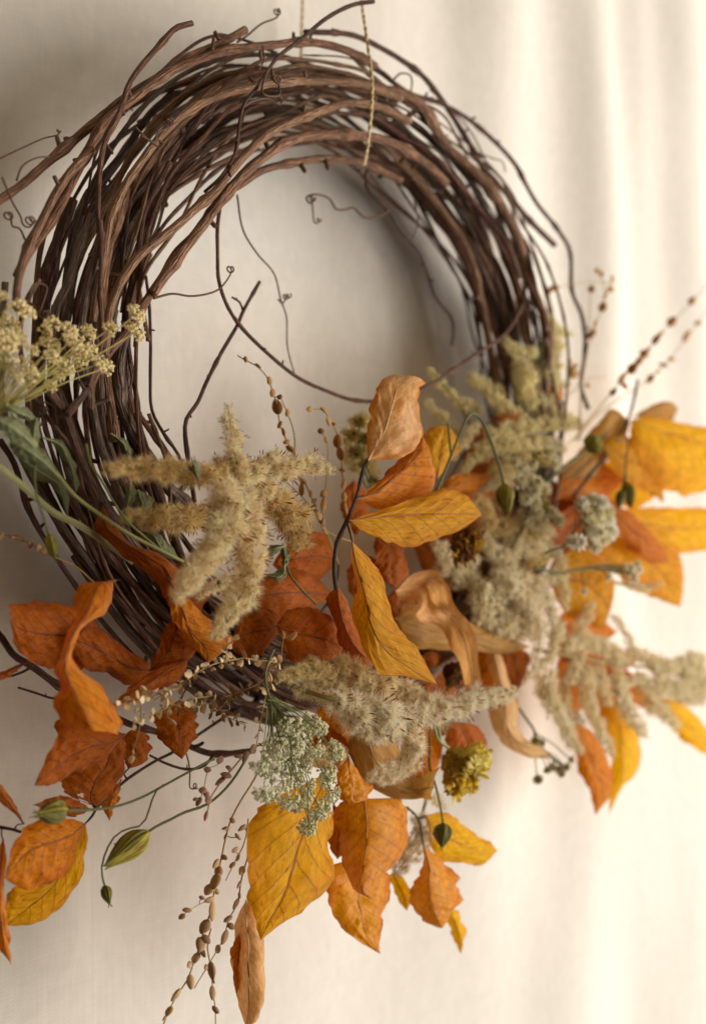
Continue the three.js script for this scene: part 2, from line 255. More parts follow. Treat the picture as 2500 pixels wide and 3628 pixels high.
// short side stubs where shoots broke off the joints
function withStubs(geo, pts, r, seed, n) {
  const q = rand(seed * 13 + 5), c = curve(pts), list = [geo];
  for (let i = 0; i < n; i++) {
    const t = 0.06 + 0.88 * q(), p = c.getPointAt(t), T = c.getTangentAt(t), d = V(q() - 0.5, q() - 0.5, q() - 0.2).cross(T).normalize().addScaledVector(T, (q() - 0.3) * 1.2).normalize(), L = r * lerp(1.8, 4.2, q() * q());
    const e = p.clone().addScaledVector(d, L + r), m = p.clone().addScaledVector(d, (L + r) * 0.6).addScaledVector(T, r * 0.3 * (q() - 0.5));
    list.push(tube([p, m, e], u => r * lerp(0.75, 0.42, u) * (1 + 0.25 * Math.exp(-Math.pow((u - 0.85) * 7, 2))), 7, 6));
  }
  return mergeGeometries(list);
}
{
  const rng = rand(11);
  for (let i = 0; i < 72; i++) {
    const a0 = rng() * 6.283, span = lerp(1.6, 5.2, rng()), turns = (rng() - 0.5) * 1.5, phi0 = rng() * 6.283, thick = rng();
    const r = thick > 0.95 ? 0.0032 : thick > 0.72 ? lerp(0.0018, 0.0026, rng()) : lerp(0.0007, 0.0015, rng()), rho0 = Math.sqrt(rng()) * 0.029, n = Math.max(6, Math.round(span * 4.5)), pts = [], s = rng() * 90;
    let kink = 0, kz = 0;
    for (let k = 0; k <= n; k++) {
      const t = k / n, a = a0 + span * t; kink = (rng() - 0.5) * 0.0075; kz = (rng() - 0.5) * 0.007;
      const phi = phi0 + turns * span * t, rho = rho0 * (0.8 + 0.35 * noise(s, a * 0.9, 3)) + 0.002, R = RING + rho * Math.cos(phi) + kink;
      pts.push(V(R * Math.cos(a), R * Math.sin(a), Math.max(-0.038, rho * Math.sin(phi) + kz)));
    }
    part('vine', withStubs(tube(pts, jointed(r, r * lerp(0.55, 0.95, rng()), lerp(0.045, 0.085, rng()), i + 1), null, r > 0.002 ? 8 : 6), pts, r, i + 1, 1 + Math.round(span * 0.8)), bark[Math.floor(rng() * bark.length)], wreath);
  }
  for (let i = 0; i < 26; i++) {                                                 // thin stems lying over the bundle
    const a0 = rng() * 6.283, span = lerp(0.8, 2.6, rng()), phi0 = 0.5 + rng() * 1.7, n = Math.max(5, Math.round(span * 6)), pts = [], dph = (rng() - 0.5) * 0.9;
    for (let k = 0; k <= n; k++) { const t = k / n, a = a0 + span * t, rho = 0.0305 + 0.008 * noise(i, t * 2, 4) - 0.016 * (1 - Math.sin(Math.PI * t)) * rng(), phi = phi0 + dph * t; pts.push(V((RING + rho * Math.cos(phi) + (rng() - 0.5) * 0.004) * Math.cos(a), (RING + rho * Math.cos(phi) + (rng() - 0.5) * 0.004) * Math.sin(a), Math.max(-0.036, rho * Math.sin(phi)))); }
    const r = lerp(0.0007, 0.0015, rng()); part('vine', tube(pts, jointed(r, r * 0.6, 0.035, i + 700), null, 6), bark[Math.floor(rng() * bark.length)], wreath);
  }
  // stems followed in the photograph: [width in pixels at start and end, bark, z at start and end, points]
  const traced = [
    [24, 22, 1, 0.05, 0.04, [[681, 82], [623, 100], [580, 145], [462, 290], [427, 392], [368, 517], [352, 626], [348, 752], [356, 850], [350, 960]]],
    [18, 13, 4, 0.06, 0.042, [[1323, 5], [1253, 16], [1159, 63], [1065, 141], [979, 208], [916, 302], [862, 376], [848, 439], [834, 540], [783, 626], [725, 680]]],
    [38, 34, 2, 0.035, 0.03, [[-40, 735], [74, 658], [164, 580], [258, 501], [360, 415], [439, 352], [548, 282], [627, 235], [705, 188], [790, 150], [869, 106]]],
    [36, 32, 0, 0.042, 0.03, [[60, 980], [100, 900], [157, 822], [227, 705], [274, 611], [329, 501], [376, 427], [470, 352], [595, 258], [705, 211], [800, 180], [960, 160], [1100, 150], [1230, 180], [1330, 235]]],
    [34, 30, 5, 0.046, 0.036, [[330, 1140], [350, 1000], [368, 900], [392, 767], [439, 666], [501, 572], [580, 470], [666, 392], [783, 337], [877, 313], [1018, 290], [1175, 290], [1290, 300], [1420, 350]]],
    [36, 34, 5, 0.048, 0.04, [[372, 1260], [380, 1150], [405, 1050], [445, 970], [500, 900], [548, 862], [627, 799], [705, 728], [768, 674], [815, 611], [877, 540], [955, 470], [1057, 423], [1159, 384], [1250, 364], [1350, 380], [1450, 430]]],
    [42, 38, 2, 0.04, 0.034, [[540, 1040], [640, 900], [735, 775], [800, 690], [860, 620], [924, 564], [1018, 501], [1128, 478], [1250, 478], [1370, 500], [1480, 560], [1580, 650]]],
    [30, 32, 0, 0.02, 0.044, [[1420, 640], [1290, 580], [1160, 562], [1050, 575], [932, 603], [846, 658], [783, 697], [752, 744], [689, 830], [619, 900], [580, 970], [509, 1080], [454, 1174], [392, 1245], [329, 1354], [320, 1450]]],
    [30, 28, 3, 0.05, 0.04, [[360, 820], [345, 900], [313, 1017], [294, 1135], [286, 1292], [302, 1370], [329, 1448], [352, 1574], [384, 1644], [420, 1750]]],
    [22, 20, 1, 0.052, 0.05, [[356, 780], [360, 900], [356, 1057], [364, 1198], [345, 1276], [313, 1370]]],
    [34, 32, 3, 0.038, 0.03, [[330, 760], [274, 900], [243, 1002], [196, 1104], [182, 1300], [250, 1500], [330, 1700], [400, 1830], [520, 1980]]],
    [36, 38, 4, 0.054, 0.04, [[170, 1380], [200, 1420], [232, 1460], [240, 1490], [266, 1576], [300, 1660], [346, 1760], [380, 1850], [450, 1960]]],
    [30, 24, 4, 0.054, 0.045, [[238, 1470], [262, 1440], [296, 1402], [330, 1330], [345, 1276]]],
    [54, 52, 3, 0.03, 0.01, [[440, 1180], [420, 1260], [418, 1340], [431, 1440], [466, 1520], [506, 1590], [548, 1650], [591, 1721], [652, 1781], [740, 1860]]],
    [44, 40, 3, 0.028, 0.02, [[380, 1150], [360, 1250], [351, 1340], [360, 1450], [371, 1540], [396, 1620], [440, 1720], [520, 1860]]],
    [32, 30, 3, 0.042, 0.035, [[294, 1200], [301, 1300], [321, 1400], [346, 1525], [371, 1616], [420, 1740], [500, 1880]]],
    [24, 24, 1, 0.018, 0.012, [[452, 1200], [450, 1300], [448, 1400], [501, 1480], [551, 1550], [596, 1610], [660, 1720]]],
    [13, 14, 4, 0.012, 0.02, [[517, 978], [529, 1080], [534, 1229], [533, 1340], [539, 1455], [586, 1545], [631, 1610], [670, 1720]]],
    [14, 19, 4, 0.02, 0.03, [[920, 998], [861, 1104], [842, 1150], [783, 1252], [728, 1362], [701, 1425], [658, 1495], [666, 1620], [690, 1780]]],
    [9, 10, 4, 0.02, 0.02, [[822, 1053], [850, 1072], [861, 1104]]],
    [15, 17, 1, 0.03, 0.02, [[787, 693], [771, 799], [771, 900], [775, 994], [807, 1088], [854, 1158], [940, 1245], [1057, 1339], [1159, 1386], [1250, 1417], [1370, 1420], [1490, 1380], [1620, 1300], [1700, 1245], [1790, 1180], [1850, 1070], [1866, 940]]],
    [20, 17, 4, 0.02, 0.01, [[1320, 235], [1446, 329], [1563, 368], [1689, 446], [1822, 580], [1860, 650], [1900, 720], [1975, 815], [2017, 890], [2025, 1033], [2060, 1119], [2072, 1237], [2057, 1370], [2082, 1448]]],
    [22, 24, 4, 0.02, 0.012, [[1080, 112], [1250, 125], [1352, 172], [1407, 204], [1501, 274], [1579, 376], [1657, 501], [1720, 610], [1798, 690], [1869, 775], [1963, 869]]],
    [14, 11, 4, 0.0, 0.0, [[1320, 560], [1297, 610], [1300, 666], [1367, 736], [1407, 807], [1485, 900], [1540, 1049], [1602, 1135], [1600, 1225]]],
    [30, 24, 4, 0.02, 0.01, [[-60, 2200], [0, 2250], [50, 2321], [115, 2361], [211, 2431], [340, 2505], [471, 2570], [561, 2595], [677, 2646], [752, 2671], [900, 2660]]],
    [9, 11, 4, 0.012, 0.012, [[65, 2436], [130, 2456], [185, 2474], [260, 2480]]],
    [9, 11, 4, 0.012, 0.012, [[-20, 2405], [60, 2390], [110, 2365]]],
    [26, 18, 4, 0.015, 0.0, [[0, 1560], [50, 1640], [100, 1800], [190, 1960], [280, 2090], [370, 2210], [470, 2320], [590, 2420]]],
    [26, 24, 3, 0.025, 0.01, [[20, 1000], [5, 1200], [15, 1450], [90, 1650], [200, 1830], [330, 2010], [450, 2160], [600, 2300]]],
    [20, 20, 1, 0.03, 0.02, [[200, 1300], [190, 1430], [215, 1570], [300, 1760], [420, 1930], [560, 2080], [700, 2200]]],
    [28, 24, 0, 0.02, 0.01, [[100, 1400], [110, 1500], [180, 1650], [290, 1830], [420, 2010], [560, 2160], [700, 2270]]],
    [22, 20, 1, 0.045, 0.04, [[140, 990], [95, 1070], [70, 1200], [110, 1380], [170, 1480], [260, 1590]]],
    [12, 13, 4, 0.03, 0.01, [[331, 2856], [381, 2821], [451, 2761], [551, 2696], [611, 2666], [700, 2605], [782, 2550], [860, 2500]]],
    [10, 12, 4, 0.02, 0.015, [[531, 2676], [591, 2706], [667, 2726], [727, 2711], [760, 2670]]],
    [34, 36, 2, 0.05, 0.04, [[60, 1100], [62, 1010], [100, 880], [150, 780], [190, 700], [250, 610], [330, 530]]],
  ];
  traced.forEach(([w0, w1, b, z0, z1, pts], i) => {
    const p = path(pts, z0, z1), k = perPx(p[0]) * 0.43, k2 = perPx(p[p.length - 1]) * 0.43;
    part('vine', withStubs(tube(p, jointed(w0 * k, w1 * k2, 0.05 + 0.02 * (i % 3), i + 300), null, 9), p, w0 * k, i + 300, Math.round(pts.length * 0.25)), bark[b], wreath);
  });
  // tendrils: [width, z, points, coil turns at the end, coil radius in pixels]
  const tendrils = [
    [7, 0.01, [[840, 690], [861, 815], [912, 900], [971, 970], [995, 1064], [1014, 1119], [1018, 1229], [1042, 1323]], 0, 0],
    [8, 0.03, [[544, 1057], [611, 1041], [674, 1049], [736, 1041], [775, 1025], [806, 990], [818, 968]], 1.6, 15],
    [8, 0.005, [[1380, 745], [1340, 765], [1290, 770], [1250, 736], [1225, 742], [1190, 740], [1167, 705], [1120, 689], [1090, 695]], 1.8, 13],
    [6, 0.005, [[1100, 705], [1104, 713], [1112, 783]], 1.6, 9],
    [6, 0.03, [[-40, 580], [0, 562], [78, 525], [157, 490], [205, 478]], 1.2, 9],
    [8, 0.05, [[8, 627], [30, 680], [47, 720], [75, 770], [80, 790]], 2.4, 18],
    [8, 0.045, [[90, 850], [70, 810], [45, 800], [40, 770]], 1.5, 16],
    [7, 0.02, [[840, 150], [877, 125], [924, 86], [979, 63]], 1.9, 14],
    [8, 0.04, [[60, 640], [80, 590], [130, 560], [175, 555]], 0, 0],
    [9, 0.06, [[945, 250], [930, 330], [990, 335], [985, 290]], 1.5, 16],
    [7, 0.03, [[1395, 280], [1420, 260], [1455, 270], [1452, 330], [1400, 365]], 0, 0],
    [6, 0.03, [[1690, 540], [1740, 560], [1780, 575], [1790, 610]], 0, 0],
    [8, 0.05, [[105, 1040], [125, 1005], [165, 1015], [150, 1080], [140, 1110]], 2.0, 14],
    [7, 0.045, [[190, 1440], [160, 1425], [135, 1440]], 2.0, 16],
    [8, 0.05, [[500, 480], [545, 500], [560, 470], [600, 450]], 1.6, 14],
    [8, 0.05, [[480, 450], [520, 490], [560, 520]], 1.2, 12],
    [7, 0.04, [[930, 165], [935, 210], [915, 250]], 0, 0],
    [7, 0.03, [[690, 450], [720, 410], [760, 385]], 0, 0],
    [7, 0.03, [[430, 1140], [470, 1150], [520, 1190], [530, 1215]], 0, 0],
    [6, 0.02, [[1465, 700], [1480, 790], [1450, 860]], 0, 0],
    [6, 0.012, [[657, 2660], [668, 2700], [673, 2740], [672, 2785]], 1.4, 12],
    [7, 0.04, [[390, 1420], [405, 1480], [400, 1530]], 0, 0],
    [8, 0.03, [[460, 1290], [468, 1340], [455, 1390]], 0, 0],
    [9, 0.045, [[850, 390], [890, 360], [950, 350], [985, 370]], 1.3, 14],
    [6, 0.012, [[985, 1060], [1000, 1075], [1010, 1062]], 2.5, 10],
  ];
  for (const [w, z, pts, turns, cr] of tendrils) {
    const p = path(pts, z), k = perPx(p[0]), e = p[p.length - 1], q = p[p.length - 2], d = e.clone().sub(q).normalize(), s = V(0, 0, 1).cross(d).normalize(), r = cr * k;
    if (turns) { const c = e.clone().addScaledVector(s, r); for (let j = 1; j <= turns * 10; j++) { const a = j / 10 * 6.283, rr = r * (1 - 0.45 * j / (turns * 10)); p.push(c.clone().addScaledVector(s, -Math.cos(a) * rr).addScaledVector(d, Math.sin(a) * rr).add(V(0, 0, j * 0.00025))); } }
    part('tendril', tube(p, t => w * k / 2 * lerp(1.1, 0.75, t), Math.max(16, p.length * 4), 6), tendrilMat, wreath);
  }
}

// ------------------------------------------------------------------ hanging twine
{
  const g = thing('hanging_twine', 'beige jute twine looped over the top of the vine wreath', 'twine');
  const strand = pts => {
    const c = curve(pts), L = c.getLength(), out = [];
    for (const ph of [0, Math.PI]) {                                             // two twisted plies
      const n = Math.round(L / 0.0011), q = [];
      for (let i = 0; i <= n; i++) { const a = ph + i * 0.75, p = c.getPointAt(i / n); q.push(p.add(V(Math.cos(a) * 0.00042, 0, Math.sin(a) * 0.00042))); }
      out.push(tube(q, 0.00062, n, 5));
    }
    return mergeGeometries(out);
  };
  const m = mat(0xd8c496, 0.95);
  part('strand', strand(path([[1078, -160, -0.03], [1072, 0, -0.032], [1068, 130, -0.034], [1066, 300, -0.036], [1075, 430, -0.034]])), m, g);
  part('strand', strand(path([[1275, -160, 0.03], [1283, 20, 0.036], [1295, 110, 0.042], [1318, 300, 0.048], [1312, 430, 0.05], [1300, 530, 0.046], [1290, 585, 0.03]])), m, g);
}

// ------------------------------------------------------------------ beech leaves
function spray(name, label, cat, group, stems, leaves, stemMat = darkTwig) {
  const first = stems.length ? P(stems[0][1][0][0], stems[0][1][0][1], stems[0][1][0][2] ?? 0.05) : leafGeometry(leaves[0]).base;
  const g = thing(name, label, cat, first, group);
  for (const [w, pts, z0 = 0.05, z1 = z0] of stems) { const p = path(pts, z0, z1); part('stem', local(tube(p, jointed(w * perPx(p[0]) / 2, w * 0.7 * perPx(p[p.length - 1]) / 2, 0.03, pts[0][0]), null, 7), g), stemMat, g); }
  for (const d of leaves) leaf(g, d);
  return g;
}
const LG = 'autumn beech leaves tucked into the wreath';
spray('beech_spray', 'upright twig of amber beech leaves with dark veins in the middle of the bouquet', 'leaf spray', LG,
  [[17, [[1191, 2085], [1184, 2025], [1191, 1930], [1207, 1891], [1227, 1846], [1262, 1761], [1292, 1646], [1303, 1628]], 0.075, 0.095], [9, [[1227, 1846], [1240, 1890], [1248, 1922]], 0.088, 0.098], [8, [[1262, 1761], [1290, 1758]], 0.09], [8, [[1546, 1700], [1480, 1760], [1400, 1830], [1227, 1850]], 0.06, 0.085]], [
  { t: 'paleSheen', z: [0.095, 0.1], ser: 0.02, ruffle: 2, pleat: 0.7, r: [[1303, 1631], [1301, 1590, 1320, 1600, 1370, 1628, -2, 0, 2], [1300, 1540, 1345, 1565, 1440, 1612, -3, 1, 4], [1305, 1470, 1370, 1500, 1497, 1545, -4, 2, 4], [1320, 1400, 1390, 1430, 1478, 1440, -5, 2, 1], [1345, 1355, 1410, 1370, 1482, 1385, -6, -1, -4], [1375, 1332, 1430, 1332, 1506, 1358, -12, -8, -10]] },
  { t: 'orange', z: [0.085, 0.078], r: [[1262, 1768], [1300, 1735, 1320, 1750, 1345, 1806, 0, 2, -4], [1350, 1690, 1400, 1690, 1420, 1792, 0, 3, -6], [1410, 1640, 1450, 1640, 1546, 1716, 0, 3, -8], [1470, 1580, 1492, 1590, 1530, 1640, 0, 2, -4], [1496, 1545]] },
  { t: 'yellow', z: [0.06, 0.055], r: [[1546, 1700], [1515, 1620, 1555, 1640, 1590, 1645], [1500, 1545, 1565, 1570, 1622, 1580], [1530, 1512, 1575, 1520, 1605, 1530], [1565, 1506]] },
  { t: 'yellow', z: [0.092, 0.09], pleat: 0.6, cup: 2, r: [[1238, 1844], [1290, 1825, 1300, 1838, 1285, 1880], [1370, 1798, 1390, 1829, 1365, 1920], [1476, 1764, 1490, 1821, 1460, 1937], [1580, 1731, 1580, 1821, 1560, 1908], [1652, 1756, 1640, 1821, 1640, 1872], [1706, 1824]] },
  { t: 'yellow', z: [0.1, 0.098], pleat: 0.6, r: [[1248, 1920], [1244, 1985, 1254, 1968, 1308, 1978, -7, 0, -2], [1262, 2090, 1285, 2080, 1350, 2035, -9, 1, -3], [1246, 2158, 1303, 2150, 1374, 2130, -8, 1, -3], [1262, 2222, 1320, 2232, 1404, 2225, -4, 1, -3], [1336, 2383, 1362, 2300, 1466, 2278, 0, 1, -2], [1420, 2394, 1440, 2362, 1500, 2345, 0, 1, -2], [1548, 2426]] },
]);
spray('beech_spray', 'shaded rusty red beech leaves lying behind the cream plumes', 'leaf spray', LG, [[10, [[1180, 2110], [1120, 2180], [980, 2215]], 0.03], [9, [[1200, 1990], [1195, 2050], [1180, 2110]], 0.03]], [
  { t: 'rustShade', z: [0.05, 0.055], r: [[980, 2215], [1010, 2170, 1020, 2235, 1000, 2290], [1076, 2148, 1080, 2250, 1030, 2345], [1150, 2168, 1150, 2265, 1110, 2352], [1200, 2235, 1190, 2285, 1180, 2335], [1214, 2310]] },
  { t: 'rustShade', z: [0.06, 0.07], r: [[1195, 2075], [1155, 2120, 1200, 2130, 1227, 2125, -6, 2, -2], [1178, 2200, 1215, 2200, 1264, 2210, -6, 2, -2], [1210, 2290, 1250, 2280, 1292, 2290, -6, 2, -2], [1296, 2332]] },
  { t: 'rustShade', z: [0.03, 0.035], r: [[1180, 2110], [1100, 2030, 1090, 2100, 1080, 2165], [1000, 2020, 1000, 2100, 990, 2195], [920, 2055, 920, 2110, 930, 2165], [865, 2120]] },
  { t: 'rustShade', z: [0.035, 0.04], r: [[1010, 2210], [960, 2160, 950, 2230, 930, 2315], [900, 2165, 890, 2240, 890, 2335], [850, 2195, 840, 2260, 850, 2322], [815, 2290]] },
  { t: 'rustShade', z: [0.025, 0.025], r: [[1200, 1990], [1150, 1890, 1140, 1970, 1130, 2055], [1060, 1900, 1050, 1980, 1060, 2075], [1000, 1945, 990, 1990, 1000, 2035], [965, 2000]] },
  { t: 'rustShade', z: 0.03, r: [[1330, 1890], [1325, 1960, 1380, 1950, 1425, 1935], [1340, 2040, 1390, 2040, 1445, 2030], [1400, 2085]] },
  { t: 'rustShade', z: 0.02, r: [[1290, 1960], [1240, 2000, 1290, 2010, 1330, 1990], [1230, 2080, 1290, 2100, 1340, 2080], [1290, 2160]] },
  { t: 'rustShade', z: 0.012, r: [[1250, 1700], [1210, 1760, 1250, 1770, 1300, 1740], [1220, 1840, 1260, 1850, 1310, 1830], [1260, 1900]] },
]);
spray('beech_spray', 'curled orange beech leaf twisting down in front of the lower left vines', 'leaf spray', LG, [[7, [[430, 2052], [406, 2058]], 0.05]], [
  { t: 'orange', z: [0.065, 0.085], ser: 0.08, ruffle: 2.5, r: [[412, 2056], [300, 2070, 350, 2072, 404, 2060, -4, 0, -4], [273, 2085, 330, 2110, 402, 2105, -4, 3, -6], [268, 2140, 320, 2150, 396, 2140, -5, 3, -6], [258, 2205, 300, 2198, 350, 2192, -2, 5, -2], [231, 2245, 262, 2235, 291, 2222, -2, 5, -4], [230, 2325, 246, 2298, 262, 2286, -4, 4, -6], [190, 2375, 230, 2370, 262, 2338, -5, 4, -6], [222, 2440, 260, 2440, 345, 2420, -4, 3, -6], [188, 2475, 285, 2500, 390, 2485, -6, 3, -8], [218, 2562, 312, 2560, 430, 2545, -8, 2, -8], [260, 2586, 330, 2590, 420, 2604, -8, 1, -8]] },
]);
spray('beech_spray', 'broad dark russet beech leaves in shade beside the lower left vines', 'leaf spray', LG, [[9, [[545, 2375], [480, 2330], [370, 2240]], 0.03], [9, [[665, 2340], [600, 2360], [545, 2375]], 0.035]], [
  { t: 'rustShade', z: [0.03, 0.045], r: [[370, 2240], [300, 2175, 300, 2250, 290, 2375], [200, 2138, 210, 2250, 200, 2370], [110, 2133, 120, 2240, 110, 2345], [50, 2140, 60, 2220, 55, 2285], [28, 2142, 35, 2170, 38, 2200]] },
  { t: 'rustShade', z: [0.035, 0.045], r: [[545, 2375], [500, 2330, 480, 2370, 460, 2428], [430, 2285, 400, 2330, 380, 2385], [350, 2225, 330, 2290, 310, 2375], [290, 2230, 275, 2270, 265, 2330], [245, 2260]] },
  { t: 'rustShade', z: [0.045, 0.05], r: [[530, 2378], [545, 2320, 580, 2330, 660, 2350], [570, 2260, 610, 2270, 697, 2290], [600, 2210, 625, 2220, 660, 2240], [612, 2190]] },
  { t: 'rustShade', z: [0.05, 0.055], r: [[665, 2335], [560, 2368, 590, 2380, 655, 2392], [490, 2410, 520, 2425, 575, 2442], [440, 2450, 450, 2465, 480, 2482], [392, 2508]] },
  { t: 'rustShade', z: [0.025, 0.03], r: [[100, 2345], [50, 2360, 50, 2370, 60, 2378], [0, 2382, 5, 2395, 10, 2405], [-45, 2412]] },
]);
spray('beech_spray', 'long red orange beech leaves rolled along the stalk left of the cream plume', 'leaf spray', LG, [[8, [[360, 1780], [368, 1800]], 0.045], [8, [[590, 2040], [604, 2065]], 0.06]], [
  { t: 'rustShade', z: [0.05, 0.058], ser: 0.06, r: [[366, 1793], [336, 1870, 372, 1860, 402, 1850, -2, 3, -2], [400, 1938, 432, 1918, 458, 1925, -2, 3, -2], [478, 2000, 512, 1968, 550, 1957, -2, 3, -2], [556, 2072, 590, 2022, 632, 2012, -2, 3, -2], [598, 2145, 615, 2090, 644, 2062, -2, 3, -2], [622, 2165]] },
  { t: 'orange', z: [0.062, 0.06], ser: 0.08, r: [[604, 2060], [598, 2130, 630, 2112, 648, 2100], [608, 2195, 652, 2180, 695, 2150], [642, 2240, 682, 2240, 760, 2215], [690, 2295, 730, 2300, 830, 2270], [738, 2350]] },
  { t: 'rustShade', z: [0.03, 0.03], r: [[640, 1990], [600, 2030, 640, 2050, 700, 2020], [600, 2120, 660, 2130, 740, 2100], [680, 2210]] },
]);
spray('beech_spray', 'russet leaf cluster with one holed leaf on a dark twig below the wreath', 'leaf spray', LG,
  [[13, [[331, 2870], [345, 2858], [381, 2821]], 0.03], [8, [[345, 2860], [326, 2890], [303, 2918]], 0.03], [7, [[451, 2761], [440, 2740], [455, 2725]], 0.028], [7, [[640, 2480], [660, 2440], [700, 2410]], 0.025]], [
  { t: 'rustShade', z: [0.045, 0.055], ser: 0.06, r: [[445, 2600], [400, 2588, 400, 2630, 370, 2682], [300, 2568, 310, 2650, 300, 2727], [225, 2575, 240, 2690, 235, 2762], [172, 2660, 185, 2730, 180, 2782], [122, 2784]] },
  { t: 'rustShade', z: [0.03, 0.035], nv: 56, holes: [[0.2, 0.12, 0.07], [0.3, 0.22, 0.06]], r: [[345, 2860], [235, 2812, 320, 2820, 400, 2805], [210, 2765, 345, 2760, 437, 2720], [200, 2640, 390, 2680, 441, 2655], [200, 2560, 330, 2600, 441, 2610], [300, 2540]] },
  { t: 'rustShade', z: [0.03, 0.04], r: [[325, 2868], [280, 2838, 270, 2865, 270, 2892], [210, 2820, 200, 2850, 210, 2886], [118, 2851]] },
  { t: 'orange', z: [0.025, 0.025], r: [[430, 2762], [378, 2820, 400, 2820, 424, 2808], [362, 2850, 385, 2860, 412, 2852], [388, 2908]] },
  { t: 'rustShade', z: [0.03, 0.03], r: [[455, 2725], [436, 2680, 475, 2680, 527, 2690], [436, 2630, 480, 2630, 534, 2640], [452, 2595, 490, 2600, 522, 2610], [490, 2586]] },
  { t: 'rustShade', z: [0.03, 0.035], r: [[640, 2478], [550, 2533, 630, 2530, 698, 2520], [555, 2590, 635, 2590, 699, 2580], [588, 2642, 640, 2640, 684, 2632], [645, 2690]] },
]);
spray('beech_spray', 'two overlapping golden brown oval leaves hanging below the green bud at the left', 'leaf spray', LG, [[9, [[345, 2858], [328, 2892], [303, 2918]], 0.03, 0.035]], [
  { t: 'orange', z: [0.042, 0.05], cup: 2, r: [[303, 2918], [240, 2898, 250, 2960, 270, 3020], [170, 2899, 180, 2985, 222, 3098], [95, 2935, 110, 3010, 150, 3142], [45, 3000, 60, 3060, 80, 3148], [18, 3112]] },
  { t: 'yellow', z: [0.034, 0.03], cup: 1, r: [[303, 2918], [250, 2960, 285, 2960, 313, 2970], [180, 3050, 240, 3060, 301, 3050], [90, 3130, 180, 3150, 262, 3160], [40, 3150, 110, 3210, 192, 3234], [20, 3200, 60, 3250, 112, 3274], [20, 3280]] },
]);
spray('beech_spray', 'narrow orange leaves hanging from a reddish twig left of the oval leaves', 'leaf spray', LG, [[15, [[-60, 2920], [0, 2931], [35, 2936], [75, 2948]], 0.03], [6, [[55, 2942], [58, 2925], [85, 2918]], 0.03], [6, [[8, 2932], [6, 2955], [12, 2975]], 0.03]], [
  { t: 'orange', z: [0.03, 0.04], r: [[12, 2975], [-10, 3020, 8, 3020, 22, 3030], [-20, 3150, 0, 3150, 20, 3150], [-15, 3280, 8, 3280, 28, 3270], [0, 3360, 20, 3360, 37, 3350], [40, 3414]] },
  { t: 'orange', z: [0.03, 0.04], r: [[85, 2918], [50, 2880, 58, 2880, 66, 2870], [10, 2850, 25, 2830, 42, 2835], [-25, 2800, -10, 2785, 10, 2785], [-45, 2755]] },
]);
spray('beech_spray', 'large veined amber leaf hanging under the pale green umbel', 'leaf spray', LG, [[10, [[1175, 2690], [1165, 2720], [1160, 2742]], 0.05]], [
  { t: 'yellow', z: [0.055, 0.07], ser: 0.05, r: [[1160, 2738], [1000, 2815, 1110, 2850, 1172, 2830], [900, 2885, 1085, 2910, 1178, 2900], [871, 3020, 1050, 3020, 1168, 3030], [876, 3140, 1015, 3140, 1178, 3125], [893, 3230, 975, 3230, 1082, 3222], [912, 3295, 940, 3290, 1000, 3272], [923, 3332]] },
]);
spray('beech_spray', 'glossy coppery leaves crowded beneath the drooping cream plume', 'leaf spray', LG, [[10, [[1235, 2660], [1270, 2740], [1290, 2830]], 0.05], [9, [[1290, 2830], [1280, 2950], [1260, 3050]], 0.04], [8, [[1270, 2740], [1220, 2800], [1180, 2850]], 0.04]], [
  { t: 'gloss', z: [0.062, 0.07], ruffle: 2.4, r: [[1290, 2828], [1195, 2850, 1295, 2870, 1430, 2843, -9, 2, -3], [1186, 2920, 1300, 2930, 1448, 2905, -11, 2, -4], [1213, 3000, 1295, 3010, 1441, 2990, -12, 2, -4], [1226, 3080, 1285, 3090, 1402, 3060, -10, 2, -3], [1255, 3152, 1280, 3150, 1335, 3130, -6, 2, -2], [1322, 3188]] },
  { t: 'gloss', z: [0.06, 0.064], r: [[1235, 2680], [1193, 2740, 1240, 2740, 1277, 2750], [1193, 2790, 1250, 2795, 1314, 2790], [1213, 2836, 1255, 2838, 1304, 2822], [1250, 2848]] },
  { t: 'tan', z: [0.055, 0.055], r: [[1242, 2650], [1180, 2628, 1190, 2680, 1205, 2724], [1110, 2645, 1110, 2690, 1120, 2720], [1040, 2690]] },
  { t: 'gloss', z: [0.045, 0.05], ruffle: 3, r: [[1260, 3040], [1158, 3085, 1260, 3120, 1372, 3100], [1160, 3180, 1270, 3190, 1373, 3180], [1200, 3272, 1280, 3260, 1364, 3245], [1255, 3327, 1300, 3320, 1342, 3305], [1347, 3380]] },
  { t: 'rustShade', z: [0.045, 0.045], r: [[1180, 2845], [1170, 2920, 1200, 2930, 1240, 2930], [1162, 2990, 1195, 3000, 1232, 3010], [1195, 3045]] },
  { t: 'rustShade', z: [0.045, 0.05], r: [[1130, 2560], [1120, 2600, 1160, 2620, 1210, 2600], [1150, 2680, 1190, 2680, 1240, 2660], [1210, 2720]] },
]);
